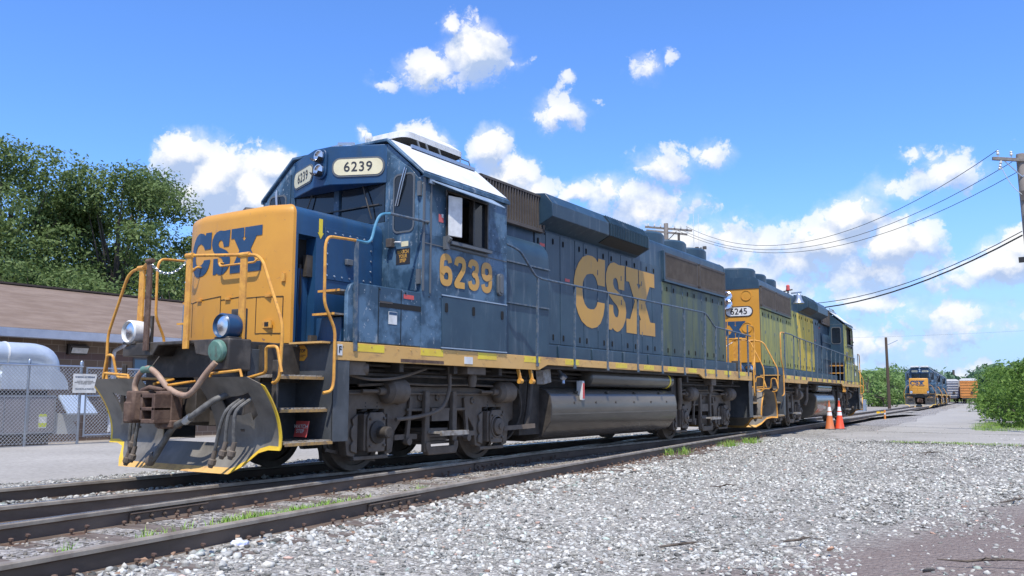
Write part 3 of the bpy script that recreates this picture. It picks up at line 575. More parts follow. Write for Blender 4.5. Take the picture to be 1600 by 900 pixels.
MB().prism([(-.45, 1.12), (.62, 1.12), (.62, 1.70), (-.45, 1.70)], 'x', -.5, .0).prism([(.62, 1.12)]+[(.62+.62*math.cos(a), 1.12+.58*math.sin(a)) for a in [PI/2*i/7 for i in range(7, -1, -1)]], 'x', -.48, .0).build('duct_elbow', m_duct, hv)
for y in (-1.6, -.75, -.28): MB().lathe([(.325, -.02), (.325, .02)], (-.35, y, 1.98), (0, 1, 0), 24).build('duct_band', m_wht if y > -.5 else m_galv, hv)
MB().slab([(.0, .98, .98), (.0, 1.72, .98), (.50, 1.78, .52), (.50, .98, .52)], (-.02, 0, -.04)).build('intake_hood', mat('galv_pale', (.50, .58, .66), .4, metal=.4), hv)
MB().prism([(.95, -.02)]+[(.95+.62*math.cos(a), -.02+.55*math.sin(a)) for a in [PI/2*i/7 for i in range(8)]], 'x', -.6, -.05).box(-.6, -.06, .95, 1.6, .3, .5).build('exhaust_hood', mat('hood_pale', (.45, .46, .45), .5), hv)
MB().box(-1.1, -.1, -2.6, .75, .97, 1.08).build('unit_rack', m_dark, hv)
# chain link fence: rails, posts, wire mesh, gate
fe = empty('chain_link_fence', (-11.0, 0, 0)); tag(fe, 'galvanised chain link fence in front of the block building', 'fence')
def mesh_wire(name, y0, y1, z0, z1, parent, m_, p_=.085, r=.0035):
    mb = MB(); H = z1-z0; n = int((y1-y0+H)/p_)+1
    for sg in (1, -1):
        for i in range(n):
            a = y0-H+i*p_ if sg > 0 else y0+i*p_
            pa = [(a, z0), (a+sg*H, z1)]
            (ya, za), (yb, zb_) = pa
            def cl(yv, other, t): return max(y0, min(y1, yv))
            q = []
            for yv, zv, oy, oz in ((ya, za, yb, zb_), (yb, zb_, ya, za)):
                if yv < y0: zv = zv+(oz-zv)*(y0-yv)/(oy-yv) if oy != yv else zv; yv = y0
                if yv > y1: zv = zv+(oz-zv)*(y1-yv)/(oy-yv) if oy != yv else zv; yv = y1
                q.append((yv, zv))
            if abs(q[0][1]-q[1][1]) < .02 or not (z0-.001 <= q[0][1] <= z1+.001 and z0-.001 <= q[1][1] <= z1+.001): continue
            mb.bar((sg*.003, q[0][0], q[0][1]), (sg*.003, q[1][0], q[1][1]), r*2, r*2, up=(1, 0, 0))
    return tag(mb.build(name, m_, parent, smooth=False), kind='stuff')
m_wire = mat('fence_wire', (.42, .44, .47), .5, metal=.3)
mesh_wire('wire_mesh', -9, 3.26, -.12, 1.62, fe, m_wire)
for y in (-8, -5, -2, .45, 2.05, 3.28):
    MB().lathe([(.03, -.2), (.03, 1.70), (.04, 1.70), (.035, 1.76), (.01, 1.79)], (-.04, y, 0), (0, 0, 1), 12).build('fence_post', m_galv, fe)
MB().tube([(-.01, -9, 1.65), (-.01, 3.3, 1.65)], .022, 8).build('top_rail', m_galv, fe)
MB().tube([(-.01, -9, -.10), (-.01, 3.3, -.10)], .004, 6).build('tension_wire', m_galv, fe)
gt = empty('fence_gate', (-11.0, 0, 0)); tag(gt, 'narrow chain link gate beside the white notice sign', 'gate')
mesh_wire('wire_mesh', 3.42, 5.9, -.02, 1.60, gt, m_wire)
MB().tube([(0, 3.40, 1.62), (0, 6.0, 1.62)], .020, 8).tube([(0, 3.40, .96), (0, 4.1, .96)], .018, 8).tube([(0, 3.40, .04), (0, 6.0, .04)], .018, 8).tube([(0, 3.40, .0), (0, 3.40, 1.64)], .02, 8).tube([(0, 4.12, -.05), (0, 4.12, 1.68)], .028, 8).tube([(0, 6.0, -.05), (0, 6.0, 1.68)], .028, 8).build('gate_frame', m_galv, gt)
sg = empty('notice_sign', (-10.955, 0, 0)); tag(sg, 'white notice sign wired to the chain link fence', 'sign')
so = MB().box(0, .008, 3.04, 3.62, 1.03, 1.475).build('sign_board', m_wht, sg)
text('NO SMOKING - NO TRESPASSING', .052, (.008, 3.33, 1.40), (0, 1, 0), (0, 0, 1), m_letb, 'sign_lettering', so, bold=.03, th=.003, sx=.62)
text('THIS PROPERTY IS FOR AUTHORIZED\nPERSONNEL AND COMPANY VEHICLES ONLY\nALL VISITORS MUST REPORT', .034, (.008, 3.33, 1.27), (0, 1, 0), (0, 0, 1), m_ink, 'sign_lettering', so, bold=.01, th=.003, sx=.74)
text('VIOLATORS WILL BE PROSECUTED', .045, (.008, 3.33, 1.12), (0, 1, 0), (0, 0, 1), m_letb, 'sign_lettering', so, bold=.02, th=.003, sx=.66)
# ---------------- traffic cones
m_or1 = mat('cone_orange_faded', (.62, .17, .05), .55, col2=(.52, .17, .08), scale=4); m_or2 = mat('cone_orange', (.85, .085, .03), .5, col2=(.75, .09, .04), scale=4); m_cw = mat('cone_white', (.82, .80, .82), .4)
def cone(x, y, mo, label, rz, top=False):
    c = empty('traffic_cone', (x, y, -.205), rz); tag(c, label, 'traffic cone', 'traffic cones on the paved crossing')
    H = 1.0; R0, R1 = .158, .026
    rad = lambda h: R0+(R1-R0)*(h/H)
    MB().lathe([(R0+.01, .025), (R0, .04), (rad(.50), .50)], (0, 0, 0), (0, 0, 1), 28).lathe([(rad(.5), .5), (R1, H), (R1+.012, H+.005), (R1+.012, H+.03), (R1-.005, H+.035)], (0, 0, 0), (0, 0, 1), 28).build('cone_body', mo, c)
    MB().lathe([(rad(.50)+.002, .50), (rad(.62)+.002, .62)], (0, 0, 0), (0, 0, 1), 28).build('reflective_band', m_cw, c)
    MB().lathe([(rad(.66)+.002, .66), (rad(.81)+.002, .81)], (0, 0, 0), (0, 0, 1), 28).build('reflective_band', m_cw, c)
    MB().prism(rrect(-.19, .19, -.19, .19, .04), 'z', 0, .028).build('cone_base', m_rubber if False else m_black, c, bevel=.005)
    if top: MB().lathe([(.022, H), (.022, H+.10), (.03, H+.11), (.01, H+.13)], (0, 0, 0), (0, 0, 1), 12).build('cone_cap', m_galv, c)
    return c
p1 = px_ground(1297, 671, -.205); p2 = px_ground(1312.5, 670.5, -.205)
cone(p1.x, p1.y, m_or1, 'faded orange traffic cone with white bands, left of its pair', .35)
cone(p2.x, p2.y, m_or2, 'bright red orange traffic cone with a metal tip, right of its pair', .5, True)
# ---------------- poles and wires
m_pole = mat('pole_wood', (.22, .19, .165), .9, col2=(.30, .265, .235), scale=5, stretch=(1, 1, .2), dirt=(.13, .12, .11), dlo=.55, dhi=.8, dscale=4, dstretch=(1, 1, .3))
m_wood = mat('crossarm_wood', (.17, .15, .135), .9, col2=(.24, .22, .2), scale=9)
m_cable = mat('cable_black', (.02, .02, .022), .7)
m_porc = mat('porcelain', (.55, .55, .52), .3)
up = empty('utility_pole', (7.42, 26.3, -.3)); tag(up, 'grey wooden utility pole with a crossarm at the right edge', 'utility pole')
MB().lathe([(.19, 0), (.17, 4), (.14, 9.75), (.13, 9.8)], (0, 0, 0), (0, 0, 1), 20).build('pole_shaft', m_pole, up)
up.location += R_*.40; up.rotation_mode = 'QUATERNION'; from mathutils import Quaternion; up.rotation_quaternion = Quaternion(Vector((0, 0, 1)).cross(-R_), math.radians(1.6))
def U(v): return v-Vector((7.42, 26.3, -.3))
armv = Vector((1.0, .55, -.12)).normalized()
arm0 = Vector((0, -.16, 9.55))
MB().bar(arm0-armv*.95, arm0+armv*1.1, .09, .12).build('crossarm', m_wood, up, bevel=.01)
MB().bar(arm0-armv*.55+Vector((0, 0, -.06)), Vector((-.0, -.15, 8.95)), .03, .03).bar(arm0+armv*.55+Vector((0, 0, -.06)), Vector((.0, -.15, 8.95)), .03, .03).build('arm_brace', m_galv, up)
for k in (-.75, -.30, .5): MB().lathe([(.015, 0), (.015, .08), (.05, .09), (.055, .13), (.035, .17), (.05, .20), (.03, .24), (.01, .25)], arm0+armv*k+Vector((0, 0, .06)), (0, 0, 1), 12).build('insulator', m_porc, up)
MB().lathe([(.03, 0), (.05, .06), (.03, .10), (.055, .15), (.03, .2), (.05, .25), (.03, .34)], arm0-armv*.75+Vector((0, -.06, -.42)), (.25, 0, 1), 12).tube(catmull([arm0-armv*.7+Vector((0, 0, -.25)), arm0-armv*.4+Vector((0, 0, -.9)), Vector((-.05, -.18, 8.3))], 6), .012, 5).build('fuse_cutout', m_porc, up)
MB().box(-.36, -.16, -.15, .0, 5.95, 6.13).bar((-.2, -.05, 6.05), (0, -.05, 6.1), .04, .04).build('pole_bracket', m_cable, up)
MB().box(-.10, .06, -.195, -.17, 8.1, 8.45).box(-.05, .08, -.20, -.17, 7.2, 7.7).build('pole_plate', m_louv, up)
pb = empty('utility_pole', (-12.9, 42.9, -.3)); tag(pb, 'distant utility pole with two crossarms rising above the front locomotive', 'utility pole')
MB().lathe([(.20, 0), (.14, 12.3)], (0, 0, 0), (0, 0, 1), 14).build('pole_shaft', m_pole, pb)
for z, w, dy in ((12.0, 1.5, .12), (11.72, 1.3, -.12)):
    q = MB().bar((-w*.9, dy-w*.25, z+.18), (w, dy+w*.35, z-.22), .10, .12).build('crossarm', m_wood, pb)
for k in (-1.2, -.8, -.4, .5, .9, 1.3): MB().lathe([(.05, 0), (.06, .10), (.03, .18)], (k*.95, .12+k*.28, 12.06-k*.13), (0, 0, 1), 8).build('insulator', m_porc, pb)
MB().bar((-.7, 0, 11.9), (0, 0, 11.1), .04, .04).bar((.7, 0, 11.7), (0, 0, 11.1), .04, .04).bar((.85, 0, 11.6), (.85, .0, 11.0), .12, .12).build('arm_brace', m_louv, pb)
pc_ = empty('utility_pole', (-6.97, 82.5, -.3)); tag(pc_, 'plain brown pole standing left of the distant locomotive', 'utility pole')
MB().lathe([(.16, 0), (.12, 7.0), (.11, 7.05)], (0, 0, 0), (0, 0, 1), 12).build('pole_shaft', mat('pole_brown', (.075, .05, .035), .9), pc_)
MB().bar((.1, 0, 6.3), (1.0, .3, 6.75), .06, .06).build('pole_bracket', m_galv, pc_)
def wire(name, a, b, sag, r, label, pts=24):
    a, b = Vector(a), Vector(b)
    P = [a.lerp(b, i/pts)+Vector((0, 0, -4*sag*(i/pts)*(1-i/pts))) for i in range(pts+1)]
    return tag(MB().tube(P, r, 5).build('overhead_wire', m_cable), label, 'wire', 'overhead wires')
T = Vector((7.42, 26.3, -.3))+R_*.14; FP = Vector((-12.9, 42.9, -.3))
wire('w', T+arm0-armv*.75+Vector((0, 0, .3)), FP+Vector((1.2, .4, 12.05)), 2.2, .012, 'upper power wire from the crossarm to the distant pole')
wire('w', T+arm0-armv*.30+Vector((0, 0, -.1)), FP+Vector((1.0, .2, 11.8)), 2.1, .012, 'middle power wire ending below the crossarm of the right pole')
wire('w', T+Vector((-.12, -.1, 9.15)), FP+Vector((.8, .0, 11.75)), 2.1, .012, 'lowest power wire of the upper three')
wire('w', T+Vector((-.12, -.1, 7.02)), FP+Vector((.1, 0, 9.3)), 2.4, .016, 'thin telephone wire running down to the left')
wire('w', T+Vector((-.12, -.1, 6.88)), FP+Vector((.1, 0, 8.7)), 2.3, .030, 'thick black telephone cable sagging below the thin one')
wire('w', Vector((-40, 90, 8.4)), Vector((45, 95, 10.5)), 1.9, .006, 'faint distant wire crossing behind the far locomotive')
wire('w', T+arm0+armv*.5+Vector((0, 0, .3)), Vector((30, 10, 10)), .6, .012, 'power wire leaving the pole to the right')
am = empty('radio_mast', (*atpx(1088, 150), -.3)); tag(am, 'thin white radio mast far behind the hood of the front locomotive', 'mast')
mm_ = MB()
for a in (0, 2.1, 4.2): mm_.tube([(.22*math.cos(a), .22*math.sin(a), 0), (.08*math.cos(a), .08*math.sin(a), 30)], .025, 4)
for k in range(40): a = k*2.1; z = k*.82+.5; mm_.bar((.18*math.cos(a), .18*math.sin(a), z*.85), (.18*math.cos(a+2.1), .18*math.sin(a+2.1), z*.85+.7), .015, .015)
mm_.build('mast_lattice', m_wht, am); MB().tube([(0, 0, 30), (0, 0, 34.5)], .035, 4).tube([(.9, 0, 20), (.9, 0, 33)], .03, 4).bar((0, 0, 27), (.9, 0, 27), .04, .04).build('mast_antenna', m_wht, am)
MB().lathe([(.3, 0), (.3, .5)], (0, 0, 26), (0, 0, 1), 8).build('mast_beacon', mat('beacon_amber', (.7, .35, .1), .5), am)
fl = empty('floodlight_pole', (*atpx(1099, 90), -.3)); tag(fl, 'small pole with a pair of dark floodlights behind the front locomotive', 'light pole')
MB().tube([(0, 0, 0), (0, 0, 16.8)], .07, 8).bar((-.45, 0, 16.7), (.45, 0, 16.7), .06, .06).build('pole_shaft', m_gasket, fl)
for s in (-1, 1): MB().box(s*.42-.16, s*.42+.16, -.2, .1, 16.55, 16.85).build('floodlight', m_louv, fl)
# ---------------- small things by the far track
q = px_ground(1383, 655, -.2)
mk = empty('track_marker', (q.x, q.y, -.2)); tag(mk, 'short white and orange marker post beside the curved track', 'marker post')
MB().lathe([(.045, 0), (.045, .48)], (0, 0, 0), (0, 0, 1), 12).build('post', mat('marker_orange', (.75, .28, .05), .5), mk); MB().lathe([(.047, .25), (.047, .34)], (0, 0, 0), (0, 0, 1), 12).build('white_band', m_wht, mk)
for (u_, lb) in ((1372.5, 'yellow switch target plate, left one of two'), (1379, 'yellow switch target plate, right one beside the marker post')):
    q = px_ground(u_, 649, -.2); t_ = empty('switch_target', (q.x, q.y, -.2), .2); tag(t_, lb, 'switch target', 'yellow plates by the switch')
    MB().box(-.10, .10, -.01, .01, .03, .24).box(-.02, .02, .01, .03, 0, .2).build('target_plate', mat('target_yellow', (.85, .50, .01), .5), t_, bevel=.004)
tk = empty('storage_tank', (-9.6, 62.5, -.25), .25); tag(tk, 'white tank on a skid beyond the second locomotive', 'tank')
MB().lathe([(.2, -1.0), (.55, -.9), (.62, -.7), (.62, .7), (.55, .9), (.2, 1.0)], (0, 0, 1.0), (1, .0, 0), 20).lathe([(.15, 0), (.15, .2)], (-.5, 0, 1.6), (0, 0, 1), 10).build('tank_shell', m_wht, tk)
MB().box(-.9, .9, -.5, .5, 0, .42).build('skid', m_under, tk)
bx = MB().box(-.35, .35, -.25, .25, 0, .95).box(-.38, .38, -.28, .28, .95, 1.0).build('equipment_cabinet', m_galv, None, bevel=.01); bx.location = (-6.2, 66, -.25); tag(bx, 'pale grey cabinet right of the white tank', 'cabinet')
rl_ = empty('stair_railing', (-9.5, 53.0, -.25)); tag(rl_, 'yellow stair railing just beyond the second locomotive', 'railing')
MB().tube([(-1.2, 0, .3), (1.2, 0, 1.5)], .04, 6).tube([(-1.2, 0, .0), (1.2, 0, 1.1)], .04, 6).tube([(1.2, 0, 0), (1.2, 0, 1.5)], .04, 6).tube([(0, 0, 0), (0, 0, .9)], .04, 6).build('railing', mat('rail_lemon', (.65, .6, .15), .5), rl_)
sk = MB().lathe([(.95, 0), (.75, 19.5)], (0, 0, 0), (0, 0, 1), 14).build('chimney_stack', m_louv); sk.location = (*atpx(1487, 600), 0); tag(sk, 'tall dark chimney stack rising above the far hills', 'chimney')
# ---------------- vegetation
def leafmat(name, a, b, c, tr=.25):
    m = D.materials.new(name); m.use_nodes = True; nt = m.node_tree; bs = nt.nodes['Principled BSDF']
    at = N(nt, 'ShaderNodeAttribute', attribute_name='shade')
    cr = N(nt, 'ShaderNodeValToRGB', inp={0: at.outputs['Fac']}); e = cr.color_ramp.elements
    e[0].color = c4(a); e[1].color = c4(c); x = e.new(.5); x.color = c4(b)
    nt.links.new(cr.outputs[0], bs.inputs['Base Color']); bs.inputs['Roughness'].default_value = .62; bs.inputs['Specular IOR Level'].default_value = .25
    tl = N(nt, 'ShaderNodeBsdfTranslucent', inp={0: cr.outputs[0]}); mxs = N(nt, 'ShaderNodeMixShader', inp={0: tr, 1: bs.outputs[0], 2: tl.outputs[0]})
    nt.links.new(mxs.outputs[0], nt.nodes['Material Output'].inputs[0]); return m
ml_oak = leafmat('leaf_oak', (.09, .145, .045), (.15, .215, .07), (.26, .33, .14), .4)
ml_far = leafmat('leaf_far', (.15, .25, .08), (.22, .34, .11), (.30, .42, .14), .45)
ml_bush = leafmat('leaf_bush', (.08, .145, .03), (.15, .26, .05), (.26, .38, .09), .4)
ml_hill_haze = leafmat('leaf_hill_haze', (.085, .15, .09), (.12, .20, .115), (.16, .25, .135), .3)  # distance haze put into the leaf colours: paler and bluer
m_bark = mat('bark', (.085, .07, .058), .95, col2=(.13, .11, .095), scale=9, stretch=(1, 1, .2))
def leafcloud(name, clumps, nper, size, m_, parent=None, flat=.0, loc=None):
    """clumps: (x,y,z,rx,ry,rz); leaves: small folded quads spread through each clump's shell"""
    Vs, Sh = [], []
    for (x, y, z, rx, ry, rz) in clumps:
        n = max(8, int(nper*(rx*ry*rz)**(2/3)))
        d = rng.normal(size=(n, 3)); d /= np.linalg.norm(d, axis=1)[:, None]; r = rng.uniform(.35, 1.0, n)**.5
        bumpy = 1+.22*np.sin(d[:, 0]*5+x)+.18*np.sin(d[:, 2]*6+y)+.12*np.sin(d[:, 1]*9+z)
        c = np.stack([x+d[:, 0]*rx*r*bumpy, y+d[:, 1]*ry*r*bumpy, z+d[:, 2]*rz*r*bumpy], 1)
        nn = d*.5+rng.normal(size=(n, 3))*.55+np.array([0, 0, .45]); nn /= np.linalg.norm(nn, axis=1)[:, None]
        t = np.cross(nn, rng.normal(size=(n, 3))); t /= np.linalg.norm(t, axis=1)[:, None]; b = np.cross(nn, t)
        s = size*rng.uniform(.5, 1.3, n)[:, None]
        q = np.stack([c-t*s*.9, c-b*s*.45+nn*s*.12, c+t*s, c+b*s*.45+nn*s*.12], 1)
        Vs.append(q); Sh.append(np.clip(rng.normal(.45, .2, n), 0, 1))
    V = np.concatenate(Vs); sh = np.concatenate(Sh); n = len(V)
    me = D.meshes.new(name); me.vertices.add(n*4); me.loops.add(n*4); me.polygons.add(n)
    me.vertices.foreach_set('co', V.reshape(-1).astype(np.float32)); me.loops.foreach_set('vertex_index', np.arange(n*4, dtype=np.int32)); me.polygons.foreach_set('loop_start', (np.arange(n)*4).astype(np.int32))
    me.update(calc_edges=True); at = me.attributes.new('shade', 'FLOAT', 'POINT'); at.data.foreach_set('value', np.repeat(sh, 4).astype(np.float32))
    me.materials.append(m_); o = D.objects.new(name, me); COL.objects.link(o)
    if parent: o.parent = parent
    if loc is not None: o.location = loc
    return o
def tree(x, y, h, r, label, group='trees behind the building', m_=None, nper=430, leaf=.125, seed=1, cat='tree', gap=.0, kind='broadleaf_tree', nclump=46, low=.25, trunk=True):
    rs = random.Random(seed); t = empty(kind, (x, y, -.3)); tag(t, label, cat, group)
    cl = []; lim = []
    for k in range(nclump):
        # clump centres spread over a wide egg-shaped crown
        while True:
            a = rs.uniform(0, 2*PI); zz = rs.uniform(low, 1.0); rad = r*math.sqrt(max(0.0, 1-((zz-.55)/.50)**2))*(.55+.45*rs.random())
            if rad > 0: break
        px, py, pz = rad*math.cos(a), rad*math.sin(a), zz*h-.08*h
        s = r*rs.uniform(.17, .32); cl.append((px, py, pz, s*1.15, s*1.15, s*.75)); lim.append((px, py, pz))
    tr = MB(); 
    tr.tube(catmull([(0, 0, 0), (.1, .05, h*.2), (0, .1, h*.42), (.15, 0, h*.75)], 4), [r*.05*(1-.05*i) for i in range(13)], 10)
    for (px, py, pz) in lim[:30]:
        z0 = h*rs.uniform(.22, .5); tr.tube(catmull([(0, 0, z0), (px*.4, py*.4, z0+(pz-z0)*.45+.2), (px*.95, py*.95, pz)], 3), [r*.020, r*.018, r*.015, r*.012, r*.009, r*.006, r*.003], 6)
    tr.build('trunk', m_bark, t)
    leafcloud('crown', cl, nper, leaf, m_ or ml_oak, t)
    return t
for (u, dp, h, r, lb, sd_) in ((0, 44, 14.3, 5.2, 'tallest dark green oak at the left edge behind the building', 3), (105, 47, 11.8, 3.2, 'narrow oak between the two big crowns behind the building', 11), (172, 46, 14.2, 4.6, 'broad open oak with sky showing through, behind the block building', 5), (120, 53, 13.2, 3.6, 'darker oak filling the gap behind the two big crowns', 14), (262, 47, 10.6, 3.0, 'smaller oak crown beside the nose of the front locomotive', 8)):
    x, y = atpx(u, dp); tree(x, y, h, r, lb, seed=sd_, nclump=60 if r > 4 else 40)
for i, (u, dp, h, r, lb) in enumerate(((40, 38, 7.6, 3.2, 'low leafy tree just above the roof at far left'), (125, 39, 7.2, 3.2, 'low leafy tree above the middle of the roof'), (205, 39, 7.0, 3.0, 'low leafy tree above the right part of the roof'), (280, 41, 8.0, 3.0, 'low leafy tree behind the yellow handrail'), (-70, 42, 11, 4.5, 'leafy tree at the left end behind the building'), (335, 45, 8.5, 3.4, 'leafy tree mostly covered by the yellow nose of the front locomotive'))):
    x, y = atpx(u, dp); tree(x, y, h, r, lb, seed=20+i, nclump=34, low=.12)
# far trees left of the distant locomotive
for i, (u, dp, h, r) in enumerate(((1352, 120, 5.4, 2.4), (1366, 150, 6.0, 3.4), (1388, 155, 6.6, 3.6), (1402, 160, 6.2, 3.2), (1374, 118, 2.9, 2.4), (1356, 190, 7.0, 5.5), (1380, 200, 8.6, 6), (1408, 205, 6.6, 5.5))):
    x, y = atpx(u, dp)
    tree(x, y, h, r, ('bright green tree far beyond the second locomotive, '+('nearest the locomotive end', 'behind the white tank', 'behind the brown pole', 'next to the distant locomotive', 'low in front of the brown pole', 'back row behind the white tank', 'back row behind the pole', 'back row beside the distant locomotive')[i]), group='far trees left of the distant locomotive', m_=ml_far, nper=80, leaf=.30, seed=40+i, nclump=24, low=.05)
# wooded hills: stuff
cl = []
for i in range(420):
    u = random.uniform(1180, 1720); dp = random.uniform(260, 520)
    x, y = atpx(u, dp)
    sky_line = {1180: 600, 1345: 592, 1375: 580, 1400: 588, 1440: 575, 1465: 588, 1490: 594, 1510: 592, 1530: 580, 1545: 573, 1560: 575, 1600: 570, 1720: 560}
    ks = sorted(sky_line); 
    for a, b in zip(ks, ks[1:]):
        if a <= u <= b: v = sky_line[a]+(sky_line[b]-sky_line[a])*(u-a)/(b-a)
    top = (621-v)/1360*dp+.96; s = dp*random.uniform(.010, .016)
    z = random.uniform(0, 1)**.6*(top-s*.8); cl.append((x, y, z, s*1.3, s*1.3, s))
hl = leafcloud('wooded_hill', cl, 9, 1.25, ml_hill_haze); tag(hl, 'far wooded hillside closing the view along the tracks', 'woods', kind='stuff')
sheet('hills', lambda u, v: (lambda p: (p[0], p[1], -.3+v[1]))(atpx(u, v[0])), lin(1100, 1800, 30), [(250, 0), (300, 4.5), (420, 8.5), (600, 11), (900, 14)], mg_grass)
# shrub at the right
def bush(u, dp, h, r, label, sd_, base=-.3, nper=620, leaf=.09):
    rs = random.Random(sd_); x, y = atpx(u, dp); t = empty('leafy_bush', (x, y, base)); tag(t, label, 'bush', 'bushes at the right of the road')
    cl = []
    for k in range(44):
        a = rs.uniform(0, 2*PI); zz = rs.uniform(.10, .96); rad = r*math.sqrt(max(.02, 1-((zz-.35)/.68)**2))*(.35+.65*rs.random())
        s = r*rs.uniform(.16, .30); cl.append((rad*math.cos(a), rad*math.sin(a), zz*h*.92, s, s, s*.8))
    leafcloud('foliage', cl, nper, leaf, ml_bush, t)
    st = MB()
    for k in range(14):
        c = cl[k]; st.tube(catmull([(c[0]*.1, c[1]*.1, 0), (c[0]*.5, c[1]*.5, c[2]*.6), c[:3]], 3), [.05, .045, .04, .035, .03, .02, .012], 5)
    st.build('stem', m_bark, t)
bush(1592, 40, 2.55, 2.0, 'bright green bush beside the road at the right edge', 1)
bush(1566, 46, 2.1, 1.4, 'rounded green bush left of the largest one', 2)
bush(1625, 36, 3.0, 2.2, 'tall green bush cut off by the right edge', 3)
bush(1552, 55, 1.6, 1.0, 'low green bush at the road end of the hedge', 4)
bush(1600, 60, 3.3, 2.6, 'tall dark green bush behind the hedge', 5)
bush(1570, 75, 4.2, 3.2, 'big green bush farthest along the road', 6)
sp = []
for k in range(260):
    x, y = atpx(random.uniform(1520, 1680), random.uniform(32, 42)); sp.append((x, y, -.29, .35, 30, .16))
blades('hedge_grass', sp, 'ragged grass along the foot of the bushes at the right')
# ================================================================== locomotives
GC = [(0.7, 0.99), (0.9, 0.99), (0.89, 0.61), (0.67, 0.61), (0.65, 0.66), (0.61, 0.71), (0.54, 0.75), (0.45, 0.745), (0.35, 0.72), (0.27, 0.65), (0.235, 0.58), (0.225, 0.49), (0.24, 0.39), (0.29, 0.31), (0.37, 0.26), (0.46, 0.25), (0.56, 0.26), (0.63, 0.31), (0.66, 0.37), (0.88, 0.37), (0.87, 0.3), (0.83, 0.19), (0.75, 0.08), (0.65, 0.02), (0.49, -0.01), (0.34, 0.01), (0.2, 0.07), (0.1, 0.17), (0.03, 0.3), (-0.01, 0.45), (-0.01, 0.6), (0.04, 0.74), (0.13, 0.86), (0.24, 0.95), (0.38, 0.995), (0.51, 1.0), (0.61, 0.98), (0.68, 0.93)]
GS = [(1.32, 0.98), (1.54, 0.99), (1.51, 0.62), (1.33, 0.62), (1.31, 0.7), (1.28, 0.76), (1.22, 0.78), (1.16, 0.75), (1.15, 0.68), (1.19, 0.62), (1.3, 0.58), (1.43, 0.53), (1.54, 0.44), (1.57, 0.3), (1.54, 0.18), (1.46, 0.08), (1.35, 0.01), (1.26, -0.01), (1.17, 0.01), (1.12, 0.04), (1.08, 0.01), (0.99, 0.01), (0.99, 0.37), (1.14, 0.37), (1.15, 0.27), (1.2, 0.21), (1.27, 0.2), (1.31, 0.24), (1.32, 0.31), (1.27, 0.37), (1.16, 0.42), (1.04, 0.49), (0.96, 0.57), (0.92, 0.69), (0.93, 0.81), (0.99, 0.91), (1.07, 0.97), (1.18, 1.0), (1.27, 0.99)]
GX = [(1.58, 0.99), (2.005, 0.99), (2.005, 0.77), (1.95, 0.77), (2.02, 0.69), (2.09, 0.77), (2.03, 0.77), (2.03, 0.99), (2.6, 0.99), (2.6, 0.77), (2.42, 0.77), (2.24, 0.5), (2.42, 0.21), (2.6, 0.21), (2.6, 0.0), (2.03, 0.0), (2.03, 0.22), (2.08, 0.22), (2.02, 0.30), (1.94, 0.22), (2.0, 0.22), (2.0, 0.0), (1.57, 0.0), (1.57, 0.21), (1.7, 0.21), (1.87, 0.49), (1.68, 0.77), (1.58, 0.77)]
DG = {'6': [(.51, .73), (.46, .86), (.31, .90), (.15, .84), (.10, .65), (.10, .30), (.15, .14), (.31, .10), (.47, .14), (.52, .30), (.47, .47), (.31, .52), (.17, .46), (.11, .36)],
      '2': [(.10, .70), (.15, .86), (.31, .90), (.47, .86), (.51, .71), (.44, .54), (.26, .33), (.13, .17), (.12, .10), (.33, .10), (.54, .10)],
      '3': [(.10, .72), (.16, .87), (.31, .90), (.46, .85), (.49, .71), (.42, .57), (.30, .53), (.43, .49), (.52, .31), (.46, .15), (.31, .10), (.15, .14), (.09, .29)],
      '4': [(.42, .0), (.42, .5), (.42, .90), (.26, .62), (.10, .34), (.34, .34), (.58, .34)],
      '5': [(.50, .90), (.33, .90), (.16, .90), (.14, .70), (.13, .53), (.31, .58), (.48, .50), (.52, .32), (.46, .15), (.31, .10), (.13, .14), (.09, .26)]}
DG['9'] = [(.62-a, 1-b) for a, b in DG['6']]
def digits(body, h, o, ux, material, name, parent, w=.2, adv=.72):
    """painted block digits: one ribbon of constant width per figure"""
    ux = Vector(ux).normalized(); uz = Vector((0, 0, 1)); n = ux.cross(uz); o = Vector(o)
    for k, ch in enumerate(body):
        P = [Vector((q.x, q.y)) for q in catmull([(a, b, 0) for a, b in DG[ch]], 5)]; mb = MB(); vs = []
        for i, q in enumerate(P):
            d = P[min(i+1, len(P)-1)]-P[max(i-1, 0)]; d.normalize(); t = Vector((-d.y, d.x))*w/2
            for sg in (1, -1):
                r = q+t*sg; vs.append(o+ux*((r.x+k*adv)*h)+uz*(r.y*h)+n*(.0012+.00012*i))
        mb.add(vs, [(2*i, 2*i+1, 2*i+3, 2*i+2) for i in range(len(P)-1)]); mb.build(name, material, parent, smooth=False)
def bigletters(parent, material, fn, name='lettering', th=None, group=''):
    """the three slab letters as thin raised sheets; fn maps glyph (u, v) to a 3D point"""
    for k, G in enumerate((GC, GS, GX)):
        bm = bmesh.new()
        vs = [bm.verts.new((u, v, 0)) for u, v in G]; bm.faces.new(vs)
        bmesh.ops.triangulate(bm, faces=bm.faces[:])
        me = D.meshes.new(name)
        # cut along fine columns so that a letter can wrap round a bend
        for cx in [i*.06 for i in range(-1, 46)]:
            g = bm.verts[:]+bm.edges[:]+bm.faces[:]
            if min(v.co.x for v in bm.verts) < cx < max(v.co.x for v in bm.verts):
                bmesh.ops.bisect_plane(bm, geom=g, plane_co=(cx, 0, 0), plane_no=(1, 0, 0))
        for v in bm.verts: v.co = Vector(fn(v.co.x, v.co.y))
        bm.to_mesh(me); bm.free(); me.materials.append(material)
        o = D.objects.new(name, me); COL.objects.link(o); o.parent = parent
def post(mb, x, y, z0, z1, w=.038): mb.box(x-w/2, x+w/2, y-w/2, y+w/2, z0, z1)

